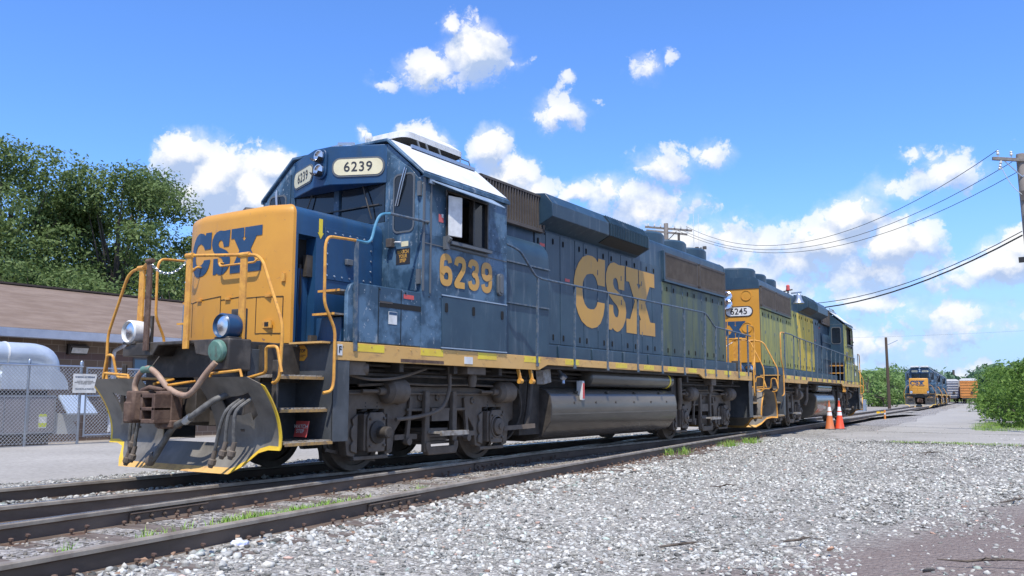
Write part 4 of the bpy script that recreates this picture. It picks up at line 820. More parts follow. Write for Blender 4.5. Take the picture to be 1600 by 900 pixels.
def truck(parent, yc):
    t = empty('truck'); t.parent = parent
    for yo in (-1.3715, 1.3715):
        y = yc+yo
        for s in (1, -1):
            w = MB().lathe([(.12, .62), (.16, .66), (.16, .70), (.40, .715), (.44, .735), (.44, .69), (.508, .687), (.53, .68), (.533, .70), (.512, .718), (.508, .74), (.506, .852), (.498, .857), (.435, .857), (.43, .825), (.30, .80), (.17, .835), (.15, .90), (.10, .91)], (0, y, .508), (s, 0, 0), 40)
            w.build('wheel', m_truck, t)
        MB().lathe([(.09, -.8), (.09, .8)], (0, y, .508), (1, 0, 0), 16).build('axle', m_under, t)
    for s in (1, -1):
        P = [(-2.02, .62), (-2.0, .93), (-1.86, 1.04), (-1.2, 1.06), (-.9, 1.10), (.9, 1.10), (1.2, 1.06), (1.86, 1.04), (2.0, .93), (2.02, .62), (1.86, .56), (1.80, .23), (1.66, .20), (1.64, .80), (1.12, .80), (1.09, .20), (.95, .23), (.90, .50), (.72, .70), (.45, .80), (-.45, .80), (-.72, .70), (-.90, .50), (-.95, .23), (-1.09, .20), (-1.12, .80), (-1.64, .80), (-1.66, .20), (-1.80, .23), (-1.86, .56)]
        f = MB(); f.prism([(yc+a, b) for a, b in P], 'x', s*1.0, s*1.13)
        # flange ribs along the arch and round holes' bosses
        for a, b in ((-.4, .95), (0, .95), (.4, .95), (-.85, .9), (.85, .9)):
            f.lathe([(.05, 0), (.05, .03), (.03, .03), (.03, .01)], (s*1.13, yc+a, b), (s, 0, 0), 12)
        f.bar((s*1.15, yc-1.85, 1.0), (s*1.15, yc+1.85, 1.0), .05, .03)
        f.bar((s*1.15, yc-.7, .78), (s*1.15, yc+.7, .78), .05, .04)
        for yo in (-1.3715, 1.3715):
            f.bar((s*1.10, yc+yo-.32, .185), (s*1.10, yc+yo+.32, .185), .10, .05)
            for e in (-1, 1):
                # wear plates of the pedestal, saw-toothed
                yy = yc+yo+e*.30
                f.prism([(yy-.02*e, .25), (yy+.09*e, .28), (yy+.09*e, .36), (yy+.05*e, .40), (yy+.09*e, .46), (yy+.09*e, .56), (yy+.05*e, .60), (yy+.08*e, .68), (yy-.02*e, .74)], 'x', s*1.13, s*1.165)
        f.build('side_frame', m_truck, t, bevel=.012)
        for yo in (-1.3715, 1.3715):
            j = MB(); y = yc+yo
            j.box(s*1.0, s*1.20, y-.20, y+.20, .28, .74)
            j.prism([(y-.15, .26), (y+.15, .26), (y+.17, .34), (y+.17, .68), (y+.12, .76), (y-.12, .76), (y-.17, .68), (y-.17, .34)], 'x', s*1.20, s*1.235)
            for a in (-.13, .13):
                for b in (.34, .68): j.lathe([(.022, 0), (.022, .03)], (s*1.235, y+a, b), (s, 0, 0), 6)
            jb = j.build('journal_box', m_truck, t, bevel=.01)
            if yo < 0 and yc < 5:
                MB().lathe([(.145, 0), (.145, .03), (.075, .05), (.075, .20), (.06, .215), (.02, .22)], (s*1.235, y, .508), (s, 0, 0), 24).build('speed_sensor', m_under, jb)
            else:
                MB().lathe([(.17, 0), (.17, .015), (.15, .02), (.145, -.01), (.13, .0), (.125, .045), (.09, .06), (.05, .062), (.045, .085), (.01, .09)], (s*1.235, y, .508), (s, 0, 0), 24).build('journal_cap', m_galv if False else m_truck, jb)
            # coil springs above the box
            for a in (-.11, .11):
                pts = [(s*1.07+.055*math.cos(q*.9), y+a+.055*math.sin(q*.9), .74+.012*q*.55) for q in range(0, 26)]
                MB().tube(pts, .014, 5).build('coil_spring', m_under, jb)
        for yo in (-1.05, 1.55):
            c = MB(); y = yc+yo
            c.lathe([(.05, -.32), (.05, -.2), (.10, -.2), (.15, -.16), (.165, -.15), (.165, .14), (.15, .16), (.06, .17), (.05, .22), (.02, .22)], (s*1.24, y, 1.03), (0, 1, 0), 24)
            c.lathe([(.025, -.62), (.025, -.3), (.04, -.3), (.04, -.25)], (s*1.24, y, 1.03), (0, 1, 0), 10)
            c.build('brake_cylinder', m_truck, t)
        # swing hanger and spring plank
        h = MB()
        for a in (-.33, .30):
            h.prism([(yc+a-.055, .20), (yc+a+.055, .20), (yc+a+.045, 1.04), (yc+a-.045, 1.04)], 'x', s*1.16, s*1.23)
        h.prism([(yc-.38, .26), (yc-.33, .16), (yc+.30, .16), (yc+.35, .26), (yc+.35, .34), (yc+.25, .34), (yc+.25, .27), (yc-.28, .27), (yc-.28, .34), (yc-.38, .34)], 'x', s*1.16, s*1.26)
        h.build('swing_hanger', m_truck, t, bevel=.012)
        sp = MB()
        for k in range(5): sp.box(min(s*.75, s*1.15), max(s*.75, s*1.15), yc-.30+.012*k, yc+.28-.012*k, .30+.045*k, .338+.045*k)
        sp.box(min(s*.7, s*1.2), max(s*.7, s*1.2), yc-.20, yc+.20, .62, .80)
        sp.build('leaf_spring', m_truck, t)
        g = MB(); g.box(min(s*1.24, s*1.46), max(s*1.24, s*1.46), yc-.33, yc+.30, .455, .475)
        for k in range(5): g.box(min(s*1.24, s*1.46), max(s*1.24, s*1.46), yc-.32+.14*k, yc-.30+.14*k, .475, .49)
        g.box(min(s*1.45, s*1.48), max(s*1.45, s*1.48), yc-.33, yc+.30, .43, .49)
        g.build('truck_step', m_step, t)
        # brake rigging, pipes
        r = MB()
        r.tube(catmull([(s*1.2, yc-1.7, 1.10), (s*1.22, yc-.9, 1.13), (s*1.2, yc-.2, 1.12), (s*1.24, yc+.6, 1.13), (s*1.2, yc+1.3, 1.12)], 4), .018, 6)
        r.bar((s*1.12, yc-.92, .42), (s*1.12, yc-.45, .42), .05, .07)
        r.bar((s*1.12, yc+.45, .42), (s*1.12, yc+.92, .42), .05, .07)
        for a in (-.62, .62):
            r.bar((s*1.16, yc+a, .95), (s*1.16, yc+a*1.12, .34), .035, .06, up=(0, 1, 0))
            r.lathe([(.05, -.03), (.05, .05)], (s*1.16, yc+a*1.1, .36), (s, 0, 0), 12)
        r.bar((s*.9, yc-1.95, .30), (s*1.05, yc-1.2, .14), .03, .04)
        r.build('brake_rigging', m_truck, t)
        # brake shoes against the wheel treads
        for yo in (-1.3715, 1.3715):
            for e in (-1, 1):
                y = yc+yo
                pp = [(y+e*.52*math.cos(q), .508+.52*math.sin(q)) for q in [-.45+.15*i for i in range(7)]]+[(y+e*.58*math.cos(q), .508+.58*math.sin(q)) for q in [.45-.15*i for i in range(7)]]
                MB().prism(pp, 'x', s*.74, s*.85).build('brake_shoe', m_truck, t)
    MB().box(-1.0, 1.0, yc-.25, yc+.25, .72, 1.1).box(-.55, .55, yc-1.9, yc+1.9, .62, .9).build('bolster', m_under, t)
    # long sand and brake hose
    for s in (1, -1):
        for yo, z in ((-1.9, .1), (1.95, .1)):
            MB().tube(catmull([(s*1.0, yc+yo*.86, 1.2), (s*.95, yc+yo*.98, .8), (s*.85, yc+yo*1.04, .45), (s*.77, yc+yo*.99, .16)], 5), .022, 6).build('sand_pipe', m_under, t)
    return t

def loco(name, label, number, loc, rz, group, style=0):
    L = empty(name, loc, rz); tag(L, label, 'locomotive', group)
    near = 1 if style == 0 else -1
    ZS = 1.6
    # ---------------- underframe
    u = MB(); u.box(-1.0, 1.0, -1.7, 14.8, 1.12, 1.55); u.box(-1.50, 1.50, -1.08, 14.18, 1.42, 1.575)
    for y in (0.2, 1.37, 2.5, 3.4, 10.0, 11.7, 13.0): u.box(-1.46, 1.46, y-.04, y+.04, 1.28, 1.42)
    u.build('underframe', m_under, L)
    pc = MB()
    for s in (1, -1):
        for k, (zz, xx) in enumerate(((1.36, 1.3), (1.30, 1.2), (1.24, 1.32))):
            pc.tube([(s*xx, -.9, zz), (s*xx, 3.6, zz-.02), (s*(xx-.1), 4.0, zz), (s*(xx-.1), 10.0, zz), (s*xx, 10.4, zz), (s*xx, 13.9, zz)], .02, 6)
    pc.build('air_piping', m_under, L)
    for s in (1, -1):
        P = [(-1.11, ZS), (14.22, ZS), (14.22, 1.385), (10.72, 1.385), (10.45, 1.475), (3.72, 1.475), (3.45, 1.385), (-1.11, 1.385)]
        sl = MB().prism(P, 'x', s*1.535, s*1.57).build('side_sill', m_sill, L, bevel=.004)
        for k, y in enumerate([-.75, .45, 1.75, 3.0, 4.3, 6.2, 7.45, 8.65, 9.8, 10.95, 12.1, 13.2]):
            MB().box(min(s*1.57, s*1.573), max(s*1.57, s*1.573), y, y+.48, 1.50, 1.592).build('reflector_stripe', m_refl, sl)
        rv = MB(); 
        for k in range(60): rv.lathe([(.012, 0), (.012, .006)], (s*1.57, -1.0+k*.25, 1.56), (s, 0, 0), 6)
        rv.build('rivet_row', m_sill, sl)
        if style == 0:
            MB().box(min(s*1.57, s*1.574), max(s*1.57, s*1.574), .05, .95, 1.40, 1.44).build('rust_patch', m_rust, sl)
        # jacking hooks and lugs under the sill
        for y in (2.9, 3.25): 
            MB().bar((s*1.52, y, 1.39), (s*1.55, y+.02, 1.22), .05, .03, up=(0, 1, 0)).lathe([(.04, -.04), (.04, .04)], (s*1.55, y+.02, 1.2), (0, 1, 0), 10).build('lifting_lug', m_yel2, sl)
        # lower ledge along the hood
        for a, b in ((2.62, 3.3), (3.4, 4.55), (4.62, 5.8), (5.87, 7.1), (7.19, 8.3), (8.37, 9.5), (9.58, 10.75), (10.83, 13.9)):
            MB().box(min(s*.9, s*1.26), max(s*.9, s*1.26), a, b, ZS, 1.845 if style == 0 else 1.83).build('walkway_duct', m_blue, L, bevel=.012)
    MB().box(-1.55, 1.55, -1.1, 14.2, 1.578, 1.598).build('walkway', m_black, L)
    # ---------------- end platforms, steps
    for e, ye in ((-1, -1.11), (1, 14.22)):
        yo = ye+e*.75                       # outer end sheet
        a = MB()
        # end sheet in profile, stepped in the middle over the coupler
        prof = [(-1.52, 1.60), (-1.52, .92), (-.95, .80), (-.62, .78), (-.62, 1.33), (-.25, 1.42), (.25, 1.42), (.62, 1.33), (.62, .78), (.95, .80), (1.52, .92), (1.52, 1.60)]
        prof = [(-.92, 1.60), (-.92, .45), (-.60, .45), (-.60, 1.18), (.60, 1.18), (.60, .45), (.92, .45), (.92, 1.60)]
        a.prism(prof, 'y', yo-.02, yo+.02)
        a.box(-.92, .92, min(ye, yo), max(ye, yo), 1.50, 1.585)
        a.build('end_sheet', m_black, L, bevel=.01)
        b = MB(); yi = yo+e*.30
        b.prism([(-.78, 1.60), (-1.0, 1.54), (-1.0, 1.44), (-.40, 1.44), (-.30, 1.56), (.36, 1.56), (.40, 1.44), (.66, 1.40), (1.0, 1.44), (1.0, 1.54), (.9, 1.60)], 'y', min(yo, yi), max(yo, yi))
        b.build('anticlimber', m_black, L, bevel=.01)
        d = MB(); d.box(-.55, .55, min(yo-e*.3, yo+e*.02), max(yo-e*.3, yo+e*.02), .62, 1.15); d.box(-.34, .34, min(yo, yo+e*.22), max(yo, yo+e*.22), .66, 1.06)
        d.build('draft_gear_pocket', m_under, L, bevel=.01)
        for s in (1, -1):
            st = empty('corner_steps'); st.parent = L
            # rear wall of the well and its flange, end wall
            w = MB(); w.box(min(s*.92, s*1.56), max(s*.92, s*1.56), min(ye, ye+e*.02), max(ye, ye+e*.02), .42, ZS+.0)
            w.box(min(s*1.54, s*1.565), max(s*1.54, s*1.565), min(ye-e*.24, ye+e*.02), max(ye-e*.24, ye+e*.02), .44, 1.384)
            w.box(min(s*.92, s*.94), max(s*.92, s*.94), min(ye, yo), max(ye, yo), .45, 1.50)
            w.build('step_wall', m_stepw, st, bevel=.006)
            q = MB()
            q.prism([(s*.92, 1.02), (s*1.30, 1.0), (s*1.40, .70), (s*1.40, .45), (s*.92, .45)], 'y', yo-.012, yo+.012)
            q.box(min(s*1.36, s*1.44), max(s*1.36, s*1.44), yo-.015, yo+.015, .40, 1.36)
            q.build('step_end_plate', m_black, st, bevel=.006)
            for k, (z, x1) in enumerate(((1.19, 1.40), (.82, 1.47), (.455, 1.57))):
                tr = MB(); xa, xb = sorted((s*.98, s*x1)); ya, yb = sorted((ye+e*.03, yo-e*.02))
                tr.box(xa, xb, ya, yb, z-.02, z)
                for j in range(9): tr.box(xa+.005, xb, ya+.01+j*(yb-ya-.03)/8-.004, ya+.01+j*(yb-ya-.03)/8+.008, z, z+.014)
                tr.build('step_tread', m_step, st)
                eg = MB(); xe = s*x1; eg.box(min(xe, xe+s*.012), max(xe, xe+s*.012), ya-.01, yb, z-.036, z-.002); eg.build('tread_edge', m_worn, st)
            MB().box(min(s*.95, s*1.5), max(s*.95, s*1.5), min(ye+e*.02, ye+e*.16), max(ye+e*.02, ye+e*.16), 1.578, 1.600).build('top_tread', m_sill, st)
    # coupler
        cp = MB(); yc0 = yo+e*.10
        cp.box(-.10, .10, min(yc0, yo+e*.40), max(yc0, yo+e*.40), .78, .94)
        kx = [(-.28, yo+e*.36), (-.30, yo+e*.62), (-.24, yo+e*.72), (-.12, yo+e*.70), (-.06, yo+e*.58), (-.02, yo+e*.48), (.08, yo+e*.46), (.10, yo+e*.58), (.22, yo+e*.60), (.30, yo+e*.50), (.30, yo+e*.36), (.16, yo+e*.28), (-.16, yo+e*.28)]
        cp.prism(kx, 'z', .68, 1.02); cp.prism([(-.29, yo+e*.34), (-.31, yo+e*.66), (-.25, yo+e*.74), (-.15, yo+e*.72), (-.12, yo+e*.60), (-.14, yo+e*.36)], 'z', .66, .90)
        cp.prism([(a*1.02, b) for a, b in kx[-5:]]+[(-.2, yo+e*.36)], 'z', .60, .70)
        co = cp.build('coupler', m_rust, L, bevel=.02)
        kn = MB(); ya, yb_ = sorted((yo+e*.50, yo+e*.72))
        for (xa_, xb_, za_, zb_) in ((.03, .07, .66, .99), (.24, .29, .70, .96), (.03, .29, .66, .71), (.03, .29, .94, .99), (.03, .29, .80, .84)): kn.box(xa_, xb_, ya, yb_, za_, zb_)
        kn.lathe([(.03, 0), (.03, .42), (.05, .42), (.05, .45)], (.16, yo+e*.54, .60), (0, 0, 1), 12)
        kn.tube([(-.20, yo+e*.55, 1.02), (-.05, yo+e*.55, 1.06), (.10, yo+e*.50, 1.03)], .03, 8)
        kn.build('knuckle', m_rust, co, bevel=.012)
        # snow plow
        pl = MB(); py = yo+e*.32; pw = yo+e*.03
        xs = [-1.56, -1.525, -1.38, -1.25, -1.13, -1.0, -.86, -.74, -.62, -.5, -.36, -.2, 0, .2, .36, .5, .62, .74, .86, 1.0, 1.13, 1.25, 1.38, 1.525, 1.56]
        nx = len(xs)
        zt = lambda x: 1.17-.10*max(0, abs(x)-1.40)/.16
        def zb(x):
            a_ = abs(x)
            return .12 if a_ < 1.06 else (.12+(a_-1.06)/(1.28-1.06)*.26 if a_ < 1.28 else .38)
        def yof(x, z): return e*(.34*((z-.45)/.70)**2 if z > .45 else .24*((.45-z)/.33)**1.5)
        zsl = [0, .06]+[i/10 for i in range(2, 11)]
        V = {}
        vs = []; idx = {}
        for i, x in enumerate(xs):
            for j, t in enumerate(zsl):
                z = zb(x)+(zt(x)-zb(x))*t
                # outer profile pulls in on the lower wing
                xx = x
                idx[(i, j)] = len(vs); vs.append((xx, pw+yof(x, z), z))
        nb = len(vs); vs += [(a_, b_-e*.018, c_) for a_, b_, c_ in vs]
        fs = []; fy = []
        def hole(i, j):
            x = (xs[i]+xs[i+1])/2; z = zb(x)+(zt(x)-zb(x))*(zsl[j]+.05)
            if abs(x) < .5 and .47 < z: return True
            if .72 < abs(x) < 1.24 and .76 < z < .95: return True
            return False
        cells = [(i, j) for i in range(nx-1) for j in range(10) if not hole(i, j)]
        cs = set(cells)
        for i, j in cells:
            A = [idx[(i, j)], idx[(i+1, j)], idx[(i+1, j+1)], idx[(i, j+1)]]
            x = (xs[i]+xs[i+1])/2
            edge = 1 if (abs(x) > 1.51) else 0
            low = (2 if j == 0 and abs(x) < 1.1 else 0)
            if j == 0 and abs(x) >= 1.05: edge = 1; low = 0
            mi = 1 if edge else (2 if low else 0)
            pl.m.append(mi); fs.append(A); pl.m.append(mi); fs.append([k+nb for k in A[::-1]])
            for (di, dj, p_, q_) in ((0, -1, 0, 1), (1, 0, 1, 2), (0, 1, 2, 3), (-1, 0, 3, 0)):
                if (i+di, j+dj) not in cs:
                    fs.append([A[p_], A[q_], A[q_]+nb, A[p_]+nb]); pl.m.append(mi)
        pl.v = vs; pl.f = fs
        plo = pl.build('snow_plow', [m_plow, m_plowy if (style == 0 and e < 0) else m_yel2, m_sill], L, ang=40)
        if e < 0 and style == 0 or True:
            for s in (1, -1):
                MB().tube([(s*.75, pw+e*.33, 1.16), (s*.77, pw+e*.33, 1.21), (s*1.25, pw+e*.33, 1.24), (s*1.28, pw+e*.33, 1.16)], .016, 8).build('grab_bar', m_yel2, plo)
                MB().bar((s*.95, pw+e*.0, .55), (s*.95, yo-e*.3, .75), .06, .1).bar((s*.55, pw+e*.1, .9), (s*.55, yo-e*.05, .95), .05, .1).build('plow_bracket', m_black, plo)
        # air hoses each side of the coupler
        for k, (xa, za, xb, zb_) in enumerate(((1.16, .93, .93, .26), (1.23, .93, 1.10, .36), (1.32, .93, 1.24, .36), (-.50, .86, -.60, .22), (-.42, .84, -.52, .40), (-.34, .82, -.50, .26))):
            yy = py+e*.10
            hs = MB().tube(catmull([(xa, yy-e*.16, za), (xa-.03, yy, za-.12), ((xa+xb)/2, yy+e*.02, (za+zb_)/2), (xb+.03, yy, zb_+.08)], 5), .021, 8).build('air_hose', m_rubber, L)
            MB().lathe([(.026, 0), (.028, .09), (.042, .10), (.044, .15), (.028, .17), (.024, .19)], (xb+.04, yy, zb_+.12), (-.25, .1*e, -1), 10).build('hose_coupling', m_truck, hs)
        if e < 0 or style == 0:
            yy = py+e*.12
            h1 = MB().tube(catmull([(.90, yy-e*.3, 1.0), (.80, yy-e*.12, .92), (.64, yy, .77), (.50, yy, .70), (.27, yy, .62), (.10, yy, .45), (-.04, yy, .29), (-.13, yy, .22)], 5), .037, 12).build('brake_pipe_hose', m_rubber, L)
            MB().lathe([(.043, 0), (.048, .03), (.043, .06), (.048, .09), (.043, .12)], (.56, yy, .735), (-.85, 0, -.45), 12).build('hose_clamp', m_galv, h1); MB().lathe([(.042, 0), (.05, .03), (.044, .05), (.055, .08), (.058, .13), (.035, .16), (.02, .165)], (-.05, yy, .30), (-.75, 0, -.65), 12).build('hose_coupling', m_truck, h1)
        if e < 0:
            yy = py+e*.16
            h2 = MB().tube(catmull([(-.40, yy, .98), (-.44, yy, 1.08), (-.37, yy, 1.21), (-.21, yy, 1.28), (-.03, yy, 1.21), (.19, yy, 1.05), (.45, yy, .97), (.62, yy, 1.01), (.80, yy+.03, 1.21), (.90, yy+.07, 1.33)], 6), .034, 12).build('power_cable', m_tan, L)
            MB().lathe([(.042, 0), (.042, .16)], (-.30, yy, 1.265), (1, 0, .02), 14).build('cable_sleeve', m_mint, h2)
            MB().tube([(-.21, yy+.05, 1.30), (-.21, yy+.14, 1.42)], .008, 6).build('cable_hanger', m_under, h2)
            mc = MB(); mc.box(.70, 1.02, yo-.34, yo-.02, 1.24, 1.60); mc.build('cable_bracket', m_black, L, bevel=.02)
            MB().lathe([(.125, 0), (.125, .05), (.11, .07), (.03, .08)], (.87, yo-.34, 1.46), (0, -1, -.1), 24).build('receptacle_cover', m_mint, L)
        # uncoupling lever
        yy = yo+e*.10
        MB().tube(fillet([(.20, yy+e*.4, 1.08), (.22, yy, 1.14), (1.05, yy, 1.16), (1.36, yy, 1.22), (1.40, yy+e*.05, 1.50), (1.58, yy+e*.05, 1.50), (1.66, yy+e*.05, 1.22)], .05), .017, 8).build('uncoupling_lever', m_yel2, L)
        MB().tube(fillet([(-.2, yy+e*.3, 1.1), (-.22, yy, 1.16), (-1.05, yy, 1.18), (-1.40, yy, 1.2), (-1.44, yy+e*.05, 1.48), (-1.56, yy+e*.05, 1.48), (-1.62, yy+e*.05, 1.2)], .05), .017, 8).build('uncoupling_lever', m_yel2, L)
        # end railings
        for s in (1, -1):
            rl = MB(); yr = yo+e*.12; yg = yo+e*.34
            gx = .27 if s > 0 else -.48
            rl.tube(fillet([(gx, yg, 2.58), (s*.95, yr, 2.56), (s*1.16, yr, 2.54), (s*1.27, yr, 2.46), (s*1.60, yr+e*.0, 1.78), (s*1.62, yr, 1.66), (s*1.60, yr, 1.16), (s*1.52, yr, 1.10), (s*1.44, yr-e*.05, 1.11)], .07), .0185, 8)
            rl.build('end_handrail', m_yel2, L)
            g = MB(); g.box(gx-.045, gx+.045, yg-.012, yg+.012, 1.50, 2.60); g.lathe([(.03, -.06), (.03, .06)], (gx, yg, 2.58), (1, 0, 0), 10); g.build('railing_post', m_yel2 if s == 1 or e == 1 else m_rust, L)
            g = MB(); g.box(s*.95-.05, s*.95+.05, yr-.012, yr+.012, 1.58, 2.58); g.lathe([(.03, -.09), (.03, .09)], (s*.95, yr, 2.56), (1, 0, 0), 10); g.build('railing_post', m_yel2, L)
        ch = MB()
        for k in range(21):
            t = k/20; x = -.48+.75*t; z = 2.56-.16*(1-(2*t-1)**2); yg = yo+e*.34
            rr = []
            for j in range(8):
                a_ = 2*PI*j/8
                rr.append((x+.024*math.cos(a_), yg+(.010*math.sin(a_) if k % 2 else 0), z+(0 if k % 2 else .012*math.sin(a_))))
            ch.tube(rr, .005, 5, closed=True)
        ch.build('safety_chain', m_galv, L)
        # ditch lights
        for s in (1, -1):
            yl = yo+e*.22
            b_ = MB(); b_.box(s*.86-.12, s*.86+.12, min(yl-e*.16, yl-e*.12), max(yl-e*.16, yl-e*.12), 1.58, 1.95); b_.box(s*.86-.12, s*.86+.12, min(yl-e*.16, yl+e*.10), max(yl-e*.16, yl+e*.10), 1.585, 1.62)
            dl = b_.build('ditch_light_bracket', m_black, L, bevel=.008)
            MB().lathe([(.10, -.14), (.135, -.08), (.143, .0), (.143, .10), (.128, .12), (.118, .10), (.06, .02), (.01, .0)], (s*.86, yl, 1.74), (0, e, 0), 28).build('ditch_light', m_nblue if (s == 1 or style) else m_wht, dl)
            MB().lathe([(.125, .0), (.122, .02), (.08, .03), (.01, .035)], (s*.86, yl+e*.07, 1.74), (0, e, 0), 24).build('lamp_lens', m_chrome, dl)
    # ---------------- corner handrails at the steps (yellow grab, blue run)
    for s in (1, -1):
        for e in (-1, 1):
            f = (lambda y: y) if e < 0 else (lambda y: 13.11-y)
            MB().tube(fillet([(s*1.57, f(-1.30), 1.0), (s*1.60, f(-1.2), 1.02), (s*1.60, f(-1.165), 1.12), (s*1.60, f(-1.165), 1.73), (s*1.58, f(-1.33), 2.03), (s*1.58, f(-1.34), 2.72), (s*1.58, f(-1.29), 2.82), (s*1.58, f(-.84), 2.84)], .08), .0185, 8).build('step_handrail', m_yel2, L)
            MB().bar((s*1.58, f(-.82), 2.84), (s*1.575, f(-.80), 1.50), .05, .03, up=(s, 0, 0)).build('handrail_post', m_hblue, L)
        if s:
            rr = [(s*1.58, -.84, 2.84), (s*1.58, -.57, 2.84), (s*1.58, -.49, 3.10), (s*1.58, -.41, 3.24), (s*1.58, -.22, 3.28), (s*1.61, .48, 3.29)]
            if style == 0: MB().tube(fillet(rr[:5], .1), .0185, 8).build('handrail', m_ltblue, L); MB().tube(rr[4:], .019, 8).build('handrail', m_hblue, L)
            MB().tube([(s*1.61, .44, 3.285), (s*1.63, .50, 3.29), (s*1.57, .56, 3.29)], .018, 8).build('handrail_bracket', m_gasket, L)
        # main walkway rail
        if style == 0:
            H = MB().tube(fillet([(s*1.57, 2.50, 3.29), (s*1.61, 2.62, 3.26), (s*1.60, 2.85, 3.22), (s*1.60, 3.30, 2.88), (s*1.60, 3.5, 2.86), (s*1.60, 10.75, 2.90), (s*1.60, 10.95, 2.86), (s*1.60, 11.42, 2.62), (s*1.60, 14.1, 2.55)], .08), .019, 8).build('handrail', m_hblue, L)
            for y, zt_ in ((3.37, 2.87), (4.6, 2.87), (5.85, 2.875), (7.15, 2.88), (8.34, 2.885), (9.55, 2.89), (10.8, 2.9), (11.5, 2.61), (12.35, 2.58), (13.15, 2.57)):
                MB().bar((s*1.60, y, zt_), (s*1.578, y, 1.50), .042, .026, up=(s, 0, 0)).box(min(s*1.575, s*1.60), max(s*1.575, s*1.60), y-.03, y+.03, 1.44, 1.5).build('handrail_post', m_hblue, L)
        else:
            MB().tube(fillet([(s*1.61, 2.62, 2.62), (s*1.60, 3.3, 2.66), (s*1.60, 12.2, 2.80), (s*1.60, 13.1, 2.84), (s*1.58, 13.95, 2.84)], .08), .019, 8).build('handrail', m_hblue, L)
            for k in range(14):
                y = .35+k*.95
                if y < 2.6: 
                    if k == 0: pass
                MB().bar((s*1.60, y, 2.55+.022*max(y, 3)), (s*1.578, y, 1.5), .042, .026, up=(s, 0, 0)).build('handrail_post', m_hblue, L)
            MB().tube([(s*1.60, .3, 2.60), (s*1.60, 2.62, 2.62)], .019, 8).build('handrail', m_hblue, L)
    # ---------------- short hood (nose)
    SH = -.10; HS = {1: .872, -1: 1.072}
    plan = [(-.60, -1.33), (.60, -1.33), (.92, -1.215), (.965, -1.18), (.972, -1.14), (-.985, -1.14), (-.985, -1.18), (-.94, -1.215)]
    plan0 = plan
    def inset(poly, d):
        out = []
        for x, y in poly:
            if y > -1.145: out.append((x-math.copysign(d, x), y))
            elif abs(x) <= .61: out.append((x, y+d))
            elif abs(x) < .95: out.append((x-math.copysign(d*.55, x), y+d*.8))
            else: out.append((x-math.copysign(d, x), y+d*.35))
        return out
    rings = [[(x+SH, y, ZS) for x, y in plan], [(x+SH, y, 3.20) for x, y in plan]]
    for k in range(1, 7):
        th_ = PI/2*k/6; r = .13
        ztop = 3.20+r*math.sin(th_)
        rings.append([(x+SH, y, ztop+ (.02*(y+1.33)) ) for x, y in inset(plan, r*(1-math.cos(th_)))])
    nose = MB().loft(rings).build('nose_front', m_yel if style == 0 else m_yel, L, ang=28)
    # blue sides and top behind it
    nb_ = MB(); HW = .972
    xin = .70
    nb_.box(-HS[-1], xin, -1.14, .44, ZS, 2.96) if near > 0 else nb_.box(-xin, HS[1], -1.14, .44, ZS, 2.96)
    xa, xb = sorted((near*xin, near*HS[near]))
    nb_.box(xa, xb, -.80, .44, ZS, 2.96); 
    nb_.box(xa, xb, -1.14, -1.10, ZS, 2.96)
    tp = [(-HW, 2.955), (HW, 2.955)]+[(HW-.13+.13*math.cos(a), 3.19+.13*math.sin(a)) for a in [PI/2*i/6 for i in range(7)]]+[(-HW+.13-.13*math.sin(a), 3.19+.13*math.cos(a)) for a in [PI/2*i/6 for i in range(7)]]
    nb_.prism([(a+SH, b) for a, b in tp], 'y', -1.14, .44)
    no = nb_.build('nose_hood', m_nblue, L, ang=28)
    dk = MB(); dk.box(*sorted((near*(xin+.001), near*(xin+.004))), -1.095, -.805, ZS+.02, 2.93); dk.build('doorway_recess', m_dark, no)
    dn = MB(); dn.box(*sorted((near*(xin+.005), near*(xin+.05))), -.97, -.805, ZS+.03, 2.55); dn.build('nose_door', m_nblue, no, bevel=.008)
    MB().box(*sorted((near*(xin+.05), near*(xin+.12))), -.90, -.80, 2.45, 2.72).tube([(near*(xin+.03), -.93, 2.0), (near*(xin+.06), -.94, 2.25), (near*(xin+.03), -.93, 2.6)], .02, 6).build('door_handle', m_under, no)
    for s in (1, -1):
        pn = MB(); pn.box(*sorted((s*HS[s], s*(HS[s]+.012))), -.66, .24, 2.44, 3.10)
        po = pn.build('access_panel', m_nblue, no, bevel=.004)
        bo = MB()
        for k in range(7):
            for z in (2.49, 3.05): bo.lathe([(.014, 0), (.012, .012)], (s*(HS[s]+.012), -.62+k*.137, z), (s, 0, 0), 6)
        for k in range(1, 4):
            for y in (-.62, .20): bo.lathe([(.014, 0), (.012, .012)], (s*(HS[s]+.012), y, 2.49+k*.14), (s, 0, 0), 6)
        bo.build('panel_bolt', m_galv, po)
        MB().prism([(-.76, 3.20), (-.70, 3.20), (-.70, 3.02), (-.68, 3.02), (-.73, 2.94), (-.78, 3.02), (-.76, 3.02)], 'x', s*HS[s], s*(HS[s]+.005)).build('arrow_marking', m_refl, no)
        MB().box(*sorted((s*(HS[s]+.012), s*(HS[s]+.06))), -.30, -.18, 2.66, 2.74).build('latch_box', m_gasket, no, bevel=.008)
        MB().box(*sorted((s*.98, s*1.04)), -1.0, -.30, 1.62, 1.70).build('conduit', m_black, no)
    # nose front details, on the facets
    def nfp(t, z, off=.006):      # t = distance along the front from its middle
        t -= SH
        if abs(t) <= .60: return (t+SH, -1.33-off, z)
        u_ = abs(t)-.60; cs_, sn_ = .944, .329
        return (SH+math.copysign(.60+u_*cs_+off*sn_, t), -1.33+u_*sn_-off*cs_, z)
    if style == 0:
        k0 = .575
        bigletters(nose, m_letb, lambda u_, v_: nfp(-.985+u_*k0*.985, 2.50+v_*.575), 'nose_lettering')
    gb = MB()
